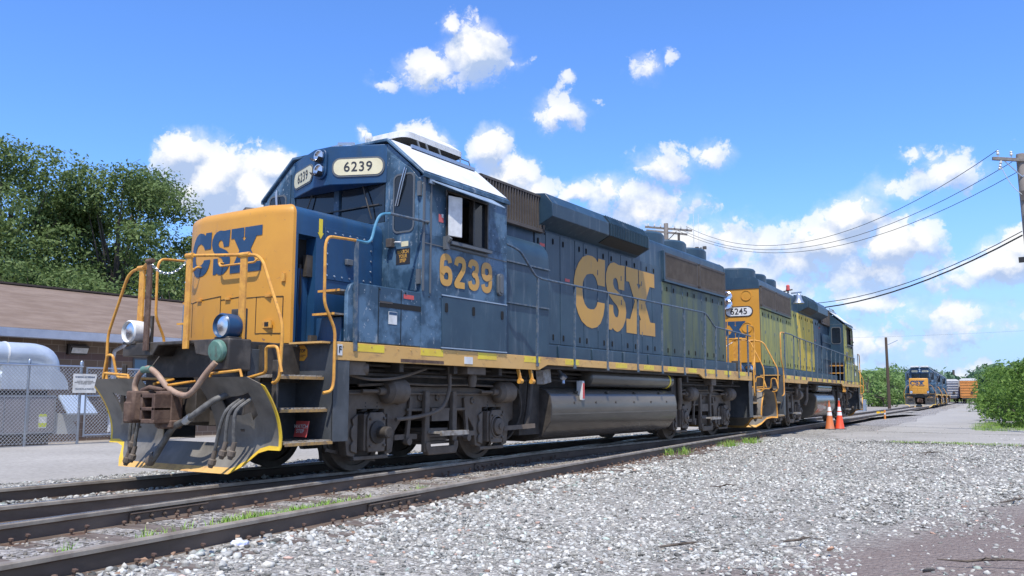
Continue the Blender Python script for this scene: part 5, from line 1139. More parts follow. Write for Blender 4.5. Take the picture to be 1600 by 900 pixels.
    for (x0, x1, z, dz) in ((-.22, .50, 2.64, -.05), (-.86, -.66, 2.62, -.05)):
        gb.tube(fillet([nfp(x0, z, .01), nfp(x0, z, .075), nfp(x0+.04, z+dz, .085), nfp(x1-.04, z+dz, .085), nfp(x1, z, .075), nfp(x1, z, .01)], .03), .014, 8)
    gb.build('grab_iron', m_yel2, nose)
    ln = MB()
    def line(t0, z0, t1, z1, w=.007):
        n_ = max(2, int(abs(t1-t0)/.08)+2)
        for i in range(n_-1):
            a = nfp(t0+(t1-t0)*i/(n_-1), z0+(z1-z0)*i/(n_-1), .002); b = nfp(t0+(t1-t0)*(i+1)/(n_-1), z0+(z1-z0)*(i+1)/(n_-1), .002)
            ln.bar(a, b, w, w, up=(0, 1, 0))
    for a in ((-.90, 2.17, -.25, 2.22), (-.25, 2.22, -.25, 1.72), (-.90, 2.17, -.90, 1.72), (.42, 2.17, .80, 2.17), (.42, 2.17, .42, 1.72), (.80, 2.17, .80, 1.72), (.42, 1.72, .80, 1.72), (.10, 2.17, .10, 1.72), (.10, 2.17, .36, 2.17), (-.25, 2.17, .10, 2.19)): line(*a)
    line(-1.05, 2.19, -.9, 2.17); line(.36, 2.17, .42, 2.17, .005)
    ln.build('panel_seam', m_seam, nose)
    hk = MB()
    for (t, z, w, h) in ((-.10, 2.18, .09, .03), (.60, 2.18, .09, .03), (-.66, 2.19, .08, .03), (.80, 2.40, .05, .10), (.60, 1.83, .16, .09), (-.06, 1.80, .06, .12)):
        a = Vector(nfp(t, z, .012)); hk.obox(a, (w/2, 0, 0), (0, .012, 0), (0, 0, h/2))
    hk.build('hinge', m_yel2, nose)
    hk = MB(); hk.obox(Vector(nfp(.60, 1.83, .024)), (.035, 0, 0), (0, .004, 0), (0, 0, .025)); hk.build('latch', m_seam, nose)
    MB().tube([(-.25, -1.05, 3.34), (-.22, -1.02, 3.39), (.0, -.7, 3.39), (.12, -.6, 3.37)], [.03, .04, .035, .02], 8).build('nose_top_fitting', m_black, nose)
    # ---------------- cab
    cb = empty('cab'); cb.parent = L
    YF, YR, ZE, ZT, AW = .45, 2.50, 3.93, 4.50, .93
    bw = MB()
    cm = m_cab if style == 0 else m_blue
    for s in (1, -1):
        X0, X1 = sorted((s*1.52, s*1.57))
        # side wall round the window opening
        for (a_, b_, c_, d_) in ((YF, YR, ZS, 3.13), (YF, .98, 3.13, ZE), (1.97, YR, 3.13, ZE), (.98, 1.97, 3.80, ZE)): bw.box(X0, X1, a_, b_, c_, d_, 1)
    # rear wall and floor
    bw.box(-1.52, 1.52, YR-.05, YR, ZS, ZE); bw.box(-1.52, 1.52, YF, YR, ZS, ZS+.03)
    bw.prism([(-1.52, ZE), (1.52, ZE), (AW, ZT-.03), (-AW, ZT-.03)], 'y', YR-.05, YR)
    # front wall: cheeks round the door windows, sill, pillar
    for s in (1, -1):
        for (a, b, z0, z1) in ((.97, 1.52, ZS, 3.17), (.97, 1.07, 3.17, ZE), (1.43, 1.52, 3.17, ZE)):
            x0, x1 = sorted((s*a, s*b)); bw.box(x0, x1, YF, YF+.05, z0, z1)
    bw.box(-.97, .97, YF, YF+.05, ZS, 3.36); bw.box(-.07, .03, YF-.02, YF+.05, 3.36, ZE); bw.box(.90, .97, YF, YF+.05, 3.36, ZE); bw.box(-.97, -.90, YF, YF+.05, 3.36, ZE)
    bw.box(-1.55, 1.55, YF+.001, YF+.049, 3.955, 4.0) if False else None
    bw.prism([(-1.52, ZE), (1.52, ZE), (1.50, ZE+.05), (AW, ZT-.03), (-AW, ZT-.03), (-1.50, ZE+.05)], 'y', YF, YF+.05)
    bo = bw.build('cab_wall', [cm, cm if style == 0 else m_fade2], cb, bevel=.004)
    # rear wall windows and ladder steps beside the hood
    for s in (1, -1):
        q = rrect(min(s*1.05, s*1.44), max(s*1.05, s*1.44), 3.12, 3.82, .09)
        rw = MB().prism(q, 'y', YR, YR+.012).build('rear_window', m_gasket, cb)
        MB().prism(rrect(min(s*1.05, s*1.44)+.03, max(s*1.05, s*1.44)-.03, 3.15, 3.79, .07), 'y', YR+.012, YR+.016).build('pane', m_glass, rw)
        if style == 1:
            for z in (1.95, 2.25): MB().box(*sorted((s*1.0, s*1.5)), YR+.02, YR+.22, z-.04, z).build('ladder_step', m_yel2, L)
            MB().box(*sorted((s*1.0, s*1.5)), YR+.002, YR+.02, 1.62, 2.36).build('ladder_back', m_dark, L)
    # inner lining and seat
    MB().box(-1.45, 1.45, YR-.12, YR-.06, ZS+.1, ZE).box(-1.2, -1.15, YF+.2, YR-.2, 2.6, 2.7).build('cab_lining', m_seat, cb)
    for s in (1, -1):
        se = MB(); se.box(s*1.05-.22, s*1.05+.22, 1.2, 1.65, 2.35, 2.45); se.box(s*1.05-.22, s*1.05+.22, 1.62, 1.72, 2.45, 3.25); se.box(s*1.05-.04, s*1.05+.04, 1.38, 1.46, ZS, 2.35); se.build('seat', m_black, cb, bevel=.03)
    # window frame rear sash with glass
    for s in (1, -1):
        w_ = MB(); 
        for (y0, y1, z0, z1) in ((.96, .99, 3.11, 3.82), (1.96, 1.99, 3.11, 3.82), (.96, 1.99, 3.10, 3.135), (.96, 1.99, 3.80, 3.83), (1.60, 1.64, 3.13, 3.80)):
            w_.box(*sorted((s*1.50, s*1.582)), y0, y1, z0, z1)
        wo_ = w_.build('side_window', m_black, cb, bevel=.004)
        MB().box(*sorted((s*1.525, s*1.53)), 1.64, 1.96, 3.135, 3.80).build('pane', m_glass, wo_)
        MB().box(*sorted((s*1.58, s*1.66)), .98, 1.98, 3.06, 3.10).box(*sorted((s*1.575, s*1.60)), 1.0, 1.95, 3.015, 3.045).build('arm_rest', m_gasket, wo_)
        if style == 0 or s == near:
            aw = MB(); aw.slab([(s*1.60, .58, 3.885), (s*1.60, 2.06, 3.885), (s*1.83, 2.06, 3.74), (s*1.80, .95, 3.775), (s*1.66, .62, 3.85)], (0, 0, .012)); aw.box(*sorted((s*1.575, s*1.61)), .55, .66, 3.84, 3.92)
            aw.build('awning', m_awn, cb)
            mr = MB(); mr.box(*sorted((s*1.61, s*1.70)), 1.02, 1.05, 3.19, 3.74)
            mr = MB(); mr.slab([(s*1.64, .93, 3.17), (s*1.70, 1.17, 3.17), (s*1.70, 1.17, 3.74), (s*1.64, .93, 3.74)], (-s*.02, .012, 0))
            mr.build('wind_deflector', m_wht if style == 0 else m_glass, cb, bevel=.008)
            MB().bar((s*1.60, .95, 3.15), (s*1.66, .95, 3.10), .05, .07).box(*sorted((s*1.57, s*1.63)), .90, .98, 2.98, 3.16).tube([(s*1.60, .93, 3.74), (s*1.60, .93, 3.83)], .012, 6).build('deflector_hinge', m_gasket, cb)
    # doors in the front wall (rounded windows), windshields
    for s in (1, -1):
        dr = MB(); x0, x1 = sorted((s*.99, s*1.50)); dr.box(x0, x1, YF-.012, YF, 2.40, 4.03) if False else dr.prism([(s*.99, 2.40), (s*1.50, 2.36), (s*1.50, 3.90), (s*1.36, 4.06), (s*.99, 4.30)], 'y', YF-.014, YF)
        do = dr.build('cab_door', cm, cb, bevel=.004)
        rr = rrect(min(s*1.06, s*1.44), max(s*1.06, s*1.44), 3.17, 4.0, .09)
        ir = rrect(min(s*1.06, s*1.44)+.025, max(s*1.06, s*1.44)-.025, 3.195, 3.975, .07)
        f_ = MB(); n_ = len(rr)
        f_.add([(a, YF-.024, b) for a, b in rr]+[(a, YF-.024, b) for a, b in ir]+[(a, YF-.012, b) for a, b in rr], [(i, (i+1) % n_, n_+(i+1) % n_, n_+i) for i in range(n_)]+[(i, 2*n_+i, 2*n_+(i+1) % n_, (i+1) % n_) for i in range(n_)])
        fo = f_.build('door_window', m_gasket, do)
        MB().add([(a, YF-.018, b) for a, b in ir], [tuple(range(n_))]).build('pane', m_glass, fo)
        MB().tube([(s*1.27, YF-.03, 4.08), (s*1.22, YF-.06, 3.85), (s*1.12, YF-.04, 3.55)], .010, 6).tube([(s*1.30, YF-.03, 4.06), (s*1.25, YF-.05, 3.85), (s*1.15, YF-.03, 3.55)], .008, 6).build('window_wiper', m_galv, do)
        MB().box(*sorted((s*1.0, s*1.10)), YF-.09, YF-.014, 2.98, 3.10).build('lock_box', m_louv, do, bevel=.006)
        MB().tube([(s*1.12, YF-.04, 3.04), (s*1.16, YF-.07, 3.04), (s*1.26, YF-.07, 3.03)], .013, 6).build('door_handle', m_wht, do)
        hg = MB()
        for z in (2.55, 3.75): hg.box(*sorted((s*1.50, s*1.555)), YF-.04, YF, z-.10, z+.10)
        hg.build('hinge', m_gasket, do)
        if style == 0 and s == 1:
            lb = MB().box(1.13, 1.375, YF-.018, YF-.015, 2.735, 2.955).build('door_label', m_ink, do)
            text('WATCH\nYOUR\nSTEP', .066, (1.253, YF-.0165, 2.845), (1, 0, 0), (0, 0, 1), m_letter, 'label_lettering', lb, bold=.03, th=.004, sx=.8)
            MB().box(1.20, 1.31, YF-.018, YF-.014, 3.00, 3.07) if False else MB().box(1.22, 1.34, YF-.0185, YF-.0145, 2.985-.005, 3.055-.005).build('door_label', m_cream, do)
        # windshield
        x0, x1 = sorted((s*.06, s*.88))
        MB().box(x0, x1, YF+.012, YF+.02, 3.37, 3.92).build('windshield', m_glass, cb)
        MB().tube([(s*.50, YF-.03, 3.92), (s*.62, YF-.05, 3.62), (s*.68, YF-.03, 3.42)], .011, 6).build('window_wiper', m_black, cb)
    MB().bar((-.8, YF-.02, 3.60), (.8, YF-.02, 3.62), .016, .016).build('windshield_bar', m_black, cb)
    # number-board and headlight housing
    hb = MB(); hb.prism([(-.93, YF), (-.15, .11), (.15, .11), (.93, YF)], 'z', 3.91, 4.472)
    ho = hb.build('headlight_housing', m_nblue if style == 0 else m_blue, cb, bevel=.012)
    for s in (1, -1):
        a = Vector((s*.15, .11, 0)); b = Vector((s*.93, YF, 0)); ux = (b-a).normalized()*s; 
        if s < 0: ux = (a-b).normalized()
        n_ = Vector((s*.40, -.92, 0)); n_ = Vector((-ux.y, ux.x, 0)); n_ = n_ if n_.y < 0 else -n_
        mid = (a+b)/2
        q = rrect(-.36, .36, -.115, .115, .10)
        q2 = rrect(-.385, .385, -.14, .14, .12)
        def PT(u_, v_, d): return mid+ux*u_+n_*d+Vector((0, 0, 4.155+v_))
        MB().slab([PT(u_, v_, .001) for u_, v_ in q2], n_*.012).build('board_frame', m_gasket, ho)
        bd = MB().slab([PT(u_, v_, .010) for u_, v_ in q], n_*.008).build('number_board', m_cream, ho)
        text(number, .195, mid+n_*.0185+Vector((0, 0, 4.152)), ux, (0, 0, 1), m_ink, 'number', bd, bold=.012, th=.003, sp=1.12)
    hl = MB(); q = rrect(-.115, .115, 4.01, 4.45, .11, 6); hl.prism(q, 'y', .07, .11); hl2 = hl.build('headlight', m_nblue, ho, bevel=.008)
    for z in (4.13, 4.335):
        MB().lathe([(.088, .0), (.088, .03), (.076, .03), (.072, .0), (.05, -.02), (.01, -.03)], (0, .06, z), (0, -1, 0), 24).build('lamp', m_chrome, hl2)
        MB().add([(.09*math.cos(a)*1.0, .05-(.10 if k else 0), z+.09*math.sin(a)) for k in (0, 1) for a in [math.radians(200+14*i) for i in range(11)]], [(i, i+1, 11+i+1, 11+i) for i in range(10)]).build('lamp_visor', m_black, hl2, recalc=False)
    # roof
    rf = MB(); t = .045
    rf.prism([(-1.61, ZE-.01), (-AW, ZT), (AW, ZT), (1.61, ZE-.01), (1.61, ZE+.03), (AW+.01, ZT+t), (-AW-.01, ZT+t), (-1.61, ZE+.03)], 'y', YF-.04, YR+.03)
    ro = rf.build('cab_roof', cm, cb, bevel=.01)
    for s in (1, -1):
        d_ = Vector((s*(1.61-AW), 0, (ZE+.03)-(ZT+t))); n_ = Vector((-d_.z*s*1.0, 0, abs(d_.x))).normalized(); n_ = Vector((s*abs(n_.x), 0, abs(n_.z)))
        a = Vector((s*(AW+.03), YF+.02, ZT+t-.02)); b = a+d_*.90
        MB().slab([a, b, b+Vector((0, YR-YF-.03, 0)), a+Vector((0, YR-YF-.03, 0))], n_*.008).build('roof_panel', m_white, ro)
        gt = MB(); gt.bar((s*1.60, YF-.03, ZE), (s*1.60, YR+.02, ZE), .03, .05); gt.build('drip_rail', cm, ro)
        MB().bar((s*1.02, .85, ZT+.02), (s*1.02, YR-.1, ZT+.02), .03, .05).build('roof_rail', m_galv, ro)
        lg = MB()
        for y in (1.05, 1.25, 1.55): lg.bar((s*1.01, y, ZT+.03), (s*.94, y+.03, ZT+.17), .02, .02)
        lg.tube([(s*1.0, 2.05, ZT+.03), (s*.98, 2.07, ZT+.13), (s*.98, 2.30, ZT+.13), (s*1.0, 2.32, ZT+.03)], .010, 6)
        lg.build('roof_bracket', m_gasket, ro)
    MB().box(-AW+.02, AW-.02, YF+.02, YR-.02, ZT+t, ZT+t+.006).build('roof_top_panel', m_white, ro)
    ac = MB(); 
    rg = []
    for (z, a, b, c_, d__) in ((4.66, .02, .56, 1.35, 2.30), (4.76, -.12, .76, 1.02, 2.50), (4.85, -.12, .76, 1.02, 2.50), (4.95, -.02, .64, 1.25, 2.40)):
        rg.append([(x, y, z) for x, y in rrect(a, b, c_, d__, .14, 4)])
    ac.loft(rg[1:]); aco = ac.build('air_conditioner', m_wht, cb)
    MB().loft(rg[:2]).box(.04, .54, 1.4, 2.28, 4.545, 4.78).build('air_conditioner_base_shade', m_dark, aco)  # base and underside coloured near-black as the shadow below the unit
    vv = MB()
    for k in range(9): vv.box(.35, .58, 1.55+k*.06, 1.58+k*.06, 4.948, 4.956)
    vv.build('vent_slot', m_gasket, aco)
    MB().lathe([(.05, 0), (.05, .03), (.03, .05), (.035, .09), (.055, .10), (.06, .14), (.045, .19), (.01, .20)], (.42, .60, ZT+.05), (0, 0, 1), 16).build('antenna', m_wht, ro)
    MB().box(-.22, -.06, .50, .62, ZT+.04, ZT+.13).bar((-.1, .52, ZT+.15), (.22, .52, ZT+.10), .03, .04).build('roof_antenna', m_galv, ro)
    # cab side bits
    for s in (1, -1):
        X = s*1.57
        MB().lathe([(.001, 0)], (0, 0, 0), (0, 0, 1), 3) if False else None
        mk = MB(); q = rrect(2.22, 2.36, 2.47, 2.80, .05); mk.prism(q, 'x', X, X+s*.045); mk.prism(rrect(2.25, 2.33, 2.50, 2.77, .03), 'x', X+s*.045, X+s*.06); mk.build('marker_lamp', m_gasket, cb, bevel=.006)
        digits(number, .455, (X+s*.003, .83 if s > 0 else 2.13, 2.475), (0, s, 0), m_letter if style == 0 else m_fade3, 'cab_number', bo)
        ft = MB(); ft.box(*sorted((X, X+s*.008)), YF+.02, YR-.01, 3.005, 3.02); ft.box(*sorted((X, X+s*.010)), YF+.16, YF+.19, 2.34, ZE-.02)
        ft.box(*sorted((X, X+s*.02)), YF-.0, YF+.03, 2.36, ZE)
        ft.build('wall_seam', m_gasket, bo)
        MB().box(*sorted((X, X+s*.004)), .80, .90, 3.35, 3.46).build('flag_sticker', m_flagr, bo)
        MB().box(*sorted((X, X+s*.0045)), .86, .90, 3.42, 3.47).build('flag_sticker', m_wht, bo)
        # compartment below the cab
        lw = MB(); lw.box(*sorted((s*1.54, X+s*.012)), .89, 2.47, 1.635, 2.33)
        lo_ = lw.build('lower_cab_door', m_blue if style == 0 else m_fade2, cb, bevel=.006)
        MB().box(*sorted((X, X+s*.018)), .87, 2.49, 2.335, 2.352).box(*sorted((X, X+s*.018)), .87, 2.49, 1.615, 1.632).build('door_trim', m_hblue if False else m_galv, lo_)
        lt = MB()
        for y in (.98, 1.62, 2.36): lt.prism(rrect(y-.03, y+.03, 2.11, 2.24, .025), 'x', X+s*.012, X+s*.020)
        lt.build('latch', m_dark, lo_)
        # battery box ahead of the cab
        bb = MB()
        bb.prism([(-.93, 1.64), (-.93, 1.61), (.86, 1.61), (.86, 2.335), (-.80, 2.335), (-.88, 2.30), (-.93, 2.20)], 'x', s*1.50, s*1.56)
        bb.box(*sorted((s*.99, s*1.50)), -.39, .44, 1.61, 2.30) if s != near else bb.box(*sorted((s*.99, s*1.50)), -.36, .44, 1.61, 2.30)
        bx = bb.build('battery_box', m_cab if style == 0 else m_fade2, L, bevel=.012)
        MB().box(*sorted((s*1.56, s*1.564)), -.36, .80, 2.075, 2.145).build('vent_slot', m_dark, bx)
        MB().box(*sorted((s*1.56, s*1.566)), -.36, -.12, 2.125, 2.15).build('hinge', m_louv, bx)
        sm = MB()
        for y in (.045, .63, -.385): sm.box(*sorted((s*1.56, s*1.566)), y, y+.008, 1.62, 2.32)
        for y in (-.38, .12, .6, .84): sm.box(*sorted((s*1.56, s*1.572)), y, y+.02, 2.28, 2.30)
        sm.build('box_seam', m_seam, bx)
        MB().box(*sorted((s*1.56, s*1.565)), .10, .30, 2.22, 2.275).build('warning_label', m_red, bx)
        nt_ = MB().box(*sorted((s*1.56, s*1.565)), -.19, -.03, 1.87, 2.03).build('notice_label', m_wht, bx)
        MB().box(*sorted((s*1.565, s*1.567)), -.185, -.035, 1.99, 2.025).build('notice_header', m_letb, nt_)
        # steps from the platform to the cab door
        for (y0, y1, z) in ((-1.06, -.42, 1.95), (-.98, -.40, 2.24)):
            MB().box(*sorted((s*1.12, s*1.48)), y0, y1, z-.02, z).build('cab_step', m_step, L)
            MB().box(*sorted((s*1.12, s*1.48)), y0-.012, y0, z-.025, z+.002).build('step_edge', m_yel2, L)
        MB().box(*sorted((s*1.02, s*1.44)), -.90, -.37, 1.61, 1.91).build('step_box', m_nblue, L)
    MB().box(1.564, 1.576, -1.09, -1.01, 1.44, 1.57).build('frame_label', m_wht, L)
    text('F', .11, (1.577, -1.05, 1.505), (0, 1, 0), (0, 0, 1), m_ink, 'frame_letter', L, bold=.03, th=.002)
    if style == 0:
        oc = [(1.03+.10*math.cos(math.radians(22.5+45*i)), 1.475+.10*math.sin(math.radians(22.5+45*i))) for i in range(8)]
        so = MB().prism(oc, 'y', -1.138, -1.131).build('octagon_sticker', m_refl, L)
        so.data.materials[0] = m_yel
        text('STOP', .055, (1.03, -1.139, 1.50), (1, 0, 0), (0, 0, 1), m_ink, 'sticker_lettering', so, bold=.03, th=.002)
        text('BEFORE CROSSING\nTRACKS', .018, (1.03, -1.139, 1.44), (1, 0, 0), (0, 0, 1), m_rust, 'sticker_lettering', so, bold=.03, th=.002)
        rs = MB().slab([(1.22, -1.40, .50), (1.42, -1.40, .50), (1.42, -1.36, .68), (1.22, -1.36, .68)], (0, .01, 0)).build('step_sign', m_red, L)
        text('WATCH\nSTEP', .06, (1.32, -1.385, .59), (1, 0, 0), (0, .2, 1), m_wht, 'sign_lettering', rs, bold=.02, th=.008)
        MB().box(.66, 1.0, -2.18, -2.165, 1.445, 1.53).build('reflector_plate', m_refl, L)
        MB().box(1.571, 1.576, 1.42, 1.62, 1.42, 1.52).build('frame_label', m_wht, L)
    # ---------------- long hood
    H0, H1, HX = 2.50, 14.10, .93
    hoodm = m_blue
    hd = MB()
    def hp(x, z1): return [(-x, ZS), (x, ZS), (x, z1-.16), (x-.03, z1-.07), (x-.14, z1), (-x+.14, z1), (-x+.03, z1-.07), (-x, z1-.16)]
    hd.prism(hp(HX, 4.52), 'y', H0, H1); ho_ = hd.build('long_hood', [hoodm], L, bevel=.008)
    # end cap painted yellow, blue top band
    ec = MB(); ec.prism([(-HX, 1.98), (HX, 1.98), (HX, 4.2), (-HX, 4.2)], 'y', H1, H1+.012)
    eo = ec.build('hood_end', m_yel, ho_)
    def endp(t, z): return (-t, H1+.018, z)
    bigletters(eo, m_letb, lambda u_, v_: endp(-.85+u_*.52, 2.72+v_*.50), 'end_lettering')
    q = rrect(-.42, .42, 3.30, 3.60, .14, 5)
    for c_, cc in (((-.30), 0),):
        q = [(a-.28*0, b) for a, b in q]
        MB().slab([endp(a, b) for a, b in rrect(-.10, .74, 3.345, 3.665, .15, 5)], (0, .006, 0)).build('board_frame', m_ink, eo)
        MB().slab([(-a, H1+.024, b) for a, b in rrect(-.07, .71, 3.375, 3.635, .13, 5)], (0, .006, 0)).build('number_board', m_wht, eo)
        text(number, .26, (-.32, H1+.031, 3.50), (-1, 0, 0), (0, 0, 1), m_ink, 'end_number', eo, bold=.015, th=.003)
    for (x, z) in ((.55, 3.98), (.55, 3.02), (-.55, 3.98), (-.55, 3.02)):
        MB().lathe([(.155, 0), (.155, .02), (.14, .02), (.14, .008), (.01, .008)], (-x, H1+.012, z), (0, 1, 0), 28).build('blanked_port', m_yel, eo)
    hl = MB(); hl.lathe([(.16, 0), (.16, .12), (.13, .14), (.12, .10), (.01, .08)], (0, H1+.01, 3.96), (0, 1, 0), 24); hl.lathe([(.16, 0), (.16, .12), (.13, .14), (.12, .10), (.01, .08)], (0, H1+.01, 3.72), (0, 1, 0), 24); hl.build('rear_headlight', m_chrome, eo)
    MB().prism([(-HX-.01, 4.18), (HX+.01, 4.18), (HX+.01, 4.36), (HX-.02, 4.45), (HX-.13, 4.525), (-HX+.13, 4.525), (-HX+.02, 4.45), (-HX-.01, 4.36)], 'y', H1-.01, H1+.03).build('hood_end_band', m_blue, ho_)
    seam = MB()
    for s in (1, -1):
        X = s*HX
        # central air intake grille, behind the cab
        g = MB(); g.box(*sorted((s*.90, s*1.03)), 2.56, 2.62, 3.86, 4.50); g.box(*sorted((s*.90, s*1.03)), 4.48, 4.54, 3.86, 4.50); g.box(*sorted((s*.90, s*1.03)), 2.56, 4.54, 4.46, 4.50); g.box(*sorted((s*.90, s*1.03)), 2.56, 4.54, 3.84, 3.90)
        for k in range(22): y = 2.68+k*.083; g.bar((s*1.0, y, 3.9), (s*1.0, y, 4.47), .035, .05, up=(s, 0, 0))
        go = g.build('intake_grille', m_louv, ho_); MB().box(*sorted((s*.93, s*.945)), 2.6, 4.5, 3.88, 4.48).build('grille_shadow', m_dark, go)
        # blower housing bulge
        bl = MB(); xo = 1.27 if not (style == 1 and s == near) else 1.0
        pr_ = [(.90, ZS), (xo, ZS), (xo, 3.28)]+[(xo-.30+.30*math.cos(a), 3.28+.34*math.sin(a)) for a in [PI/2*i/6 for i in range(1, 7)]]+[(.90, 3.64)]
        bl.prism([(s*a, b) for a, b in pr_], 'y', 2.505, 4.28)
        bo_ = bl.build('blower_housing', m_blue, ho_, bevel=.02, ang=30)
        rb = MB()
        for z in (2.45, 3.12): rb.box(*sorted((s*xo, s*(xo+.03))), 2.52, 4.27, z-.012, z+.012)
        rb.build('housing_rib', m_hblue, bo_)
        # dynamic brake housing
        db = MB(); db.prism([(s*.90, 3.93), (s*.97, 3.95), (s*1.27, 4.10), (s*1.27, 4.34), (s*1.12, 4.53), (s*.85, 4.56), (s*.80, 4.56), (s*.80, 3.93)], 'y', 4.40, 8.50)
        dbo = db.build('dynamic_brake_housing', m_blue, ho_, bevel=.01)
        vn = MB(); a0 = Vector((s*1.272, 0, 4.10)); 
        lv = MB(); lv.box(*sorted((s*1.27, s*1.276)), 6.60, 8.40, 4.10, 4.33)
        lv.slab([(s*1.272, 6.6, 4.33), (s*1.272, 8.4, 4.33), (s*1.135, 8.4, 4.51), (s*1.135, 6.6, 4.51)], (s*.006, 0, .004))
        lv.slab([(s*1.272, 6.6, 4.10), (s*1.272, 8.4, 4.10), (s*1.03, 8.4, 3.975), (s*1.03, 6.6, 3.975)], (s*.004, 0, -.006))
        lo2 = lv.build('brake_vent', m_louvb, dbo)
        fn_ = MB()
        for k in range(24):
            y = 6.63+k*.0755
            fn_.box(*sorted((s*1.276, s*1.30)), y, y+.012, 4.10, 4.33); fn_.slab([(s*1.276, y, 4.33), (s*1.276, y+.02, 4.33), (s*1.15, y+.02, 4.51), (s*1.15, y, 4.51)], (s*.02, 0, .012))
        fn_.build('vent_fin', m_blue, dbo)
        # radiators
        for (a, b) in ((9.98, 12.02), (12.14, 14.02)):
            g = MB(); g.box(*sorted((s*.90, s*.99)), a, a+.05, 3.66, 4.26); g.box(*sorted((s*.90, s*.99)), b-.05, b, 3.66, 4.26); g.box(*sorted((s*.90, s*.99)), a, b, 4.22, 4.27); g.box(*sorted((s*.90, s*.99)), a, b, 3.64, 3.70)
            k = 0; y = a+.08
            while y < b-.06: g.bar((s*.97, y, 3.7), (s*.97, y, 4.23), .022, .04, up=(s, 0, 0)); y += .062
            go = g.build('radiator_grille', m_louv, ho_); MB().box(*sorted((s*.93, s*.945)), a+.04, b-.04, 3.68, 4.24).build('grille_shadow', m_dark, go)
        MB().box(*sorted((s*.92, s*.995)), 9.90, 9.97, 3.60, 4.30).box(*sorted((s*.92, s*1.0)), 9.9, 14.05, 3.59, 3.635).build('radiator_frame', m_blue if style == 0 else m_fade, ho_)
        # hood doors
        ys = [4.33, 4.70, 5.22, 5.78, 6.12, 6.70, 7.20, 7.75, 8.30, 8.75, 9.30, 9.86, 10.42, 11.08, 11.72, 12.32, 13.0, 13.55, 14.06]
        for i in range(len(ys)-1):
            a, b = ys[i]+.010, ys[i+1]-.010
            zt_ = 3.57 if a > 9.8 else (3.90 if a > 4.6 else 3.84)
            if style == 0: mm = m_fade if a > 9.8 else m_blue
            else: mm = m_fade2 if a > 8.7 else (m_fade3 if a > 5.3 else m_blue)
            dd = MB().box(*sorted((X, X+s*.016)), a, b, 1.90, zt_).build('hood_door', mm, ho_, bevel=.003)
            for z in (2.02, zt_-.14):
                lt = MB()
                yy = (a+b)/2 if i % 2 else a+.1
                lt.prism(rrect(yy-.022, yy+.022, z-.055, z+.055, .02), 'x', X+s*.016, X+s*.024)
                lt.box(*sorted((X+s*.024, X+s*.032)), yy-.010, yy+.010, z-.04, z+.04)
                lt.build('latch', m_dark, dd)
            seam.box(*sorted((X+s*.001, X+s*.004)), a-.030, a+.012, 1.90, zt_)
            if i % 2 == 0:
                hg = MB()
                for z in (2.3, 2.9, 3.4): hg.lathe([(.014, -.05), (.014, .05)], (X+s*.018, b+.004, z), (0, 0, 1), 8)
                hg.build('hinge', m_hblue, dd)
        for (y, z) in ((4.5, 3.62), (5.4, 3.08)) : MB().box(*sorted((X+s*.016, X+s*.020)), y, y+.17, z, z+.055).build('warning_label', m_red, ho_)
        if style == 0:
            if s > 0: bigletters(ho_, m_letter, lambda u_, v_: (s*(HX+.0225), 5.74+1.42*u_, 2.29+1.41*v_), 'side_lettering')
            else: bigletters(ho_, m_letter, lambda u_, v_: (s*(HX+.0225), 9.44-1.42*u_, 2.29+1.41*v_), 'side_lettering')
    seam.build('door_gap_shade', m_seam, ho_)  # dark strips laid between the doors as painted shade in the gaps
    # roof fans, exhaust
    for y in (10.6, 12.0, 13.4):
        MB().lathe([(.66, 0), (.66, .30), (.62, .35), (.60, .32), (.05, .26), (.01, .26)], (0, y, 4.51), (0, 0, 1), 36).build('radiator_fan', m_blue, ho_)
    for y in (5.4, 8.2):
        MB().lathe([(.60, 0), (.60, .10), (.56, .12), (.05, .08), (.01, .08)], (0, y, 4.54), (0, 0, 1), 32).build('brake_fan', m_blue, ho_)
    MB().box(-.18, .18, 6.5, 7.1, 4.5, 4.66).build('exhaust_stack', m_black, ho_, bevel=.02)
    MB().box(-.62, .62, 2.6, 4.5, 4.50, 4.56).build('hood_hatch', m_louv, ho_)
    hn = MB()
    for (x, l) in ((-.12, .34), (.0, .44), (.12, .30)): hn.lathe([(.02, 0), (.022, l*.6), (.05, l*.92), (.075, l)], (x, 9.45, 4.66), (0, -1, 0), 14)
    hn.box(-.2, .2, 9.4, 9.5, 4.5, 4.66); hn.build('air_horn', m_galv, ho_)
    if style == 1:
        bl = MB().lathe([(.02, 0), (.05, -.02), (.09, -.06), (.11, -.16), (.13, -.24), (.185, -.32), (.19, -.34), (.17, -.33)], (near*1.14, 9.35, 4.50), (0, 0, 1), 24); bl.bar((near*.9, 9.35, 4.52), (near*1.25, 9.35, 4.54), .04, .05); bl.build('bell', m_galv, L)
        MB().lathe([(.07, 0), (.07, .05), (.062, .05), (.062, .16), (.03, .19)], (near*.85, 9.6, 4.60), (0, 0, 1), 16).build('beacon', m_red, L)
        MB().bar((near*.85, 9.6, 4.5), (near*.85, 9.6, 4.62), .05, .05).bar((near*.6, 9.6, 4.55), (near*1.0, 9.6, 4.62), .04, .04).build('beacon_bracket', m_black, L)
    # ---------------- tank and reservoirs
    ty0, ty1 = (4.0, 9.35) if style == 0 else (4.9, 8.5)
    tp = [(-.95, .22), (.95, .22), (1.28, .32), (1.46, .56), (1.47, .80), (1.44, .98), (1.36, 1.07), (1.1, 1.13), (-1.1, 1.13), (-1.36, 1.07), (-1.44, .98), (-1.47, .80), (-1.46, .56), (-1.28, .32)]
    ft = MB().prism(tp, 'y', ty0, ty1).build('fuel_tank', m_tank, L, bevel=.03, ang=50)
    MB().prism([(a*1.004, .675+(b-.675)*1.008) for a, b in tp], 'y', ty0-.015, ty0+.02).build('tank_end', m_under, ft)
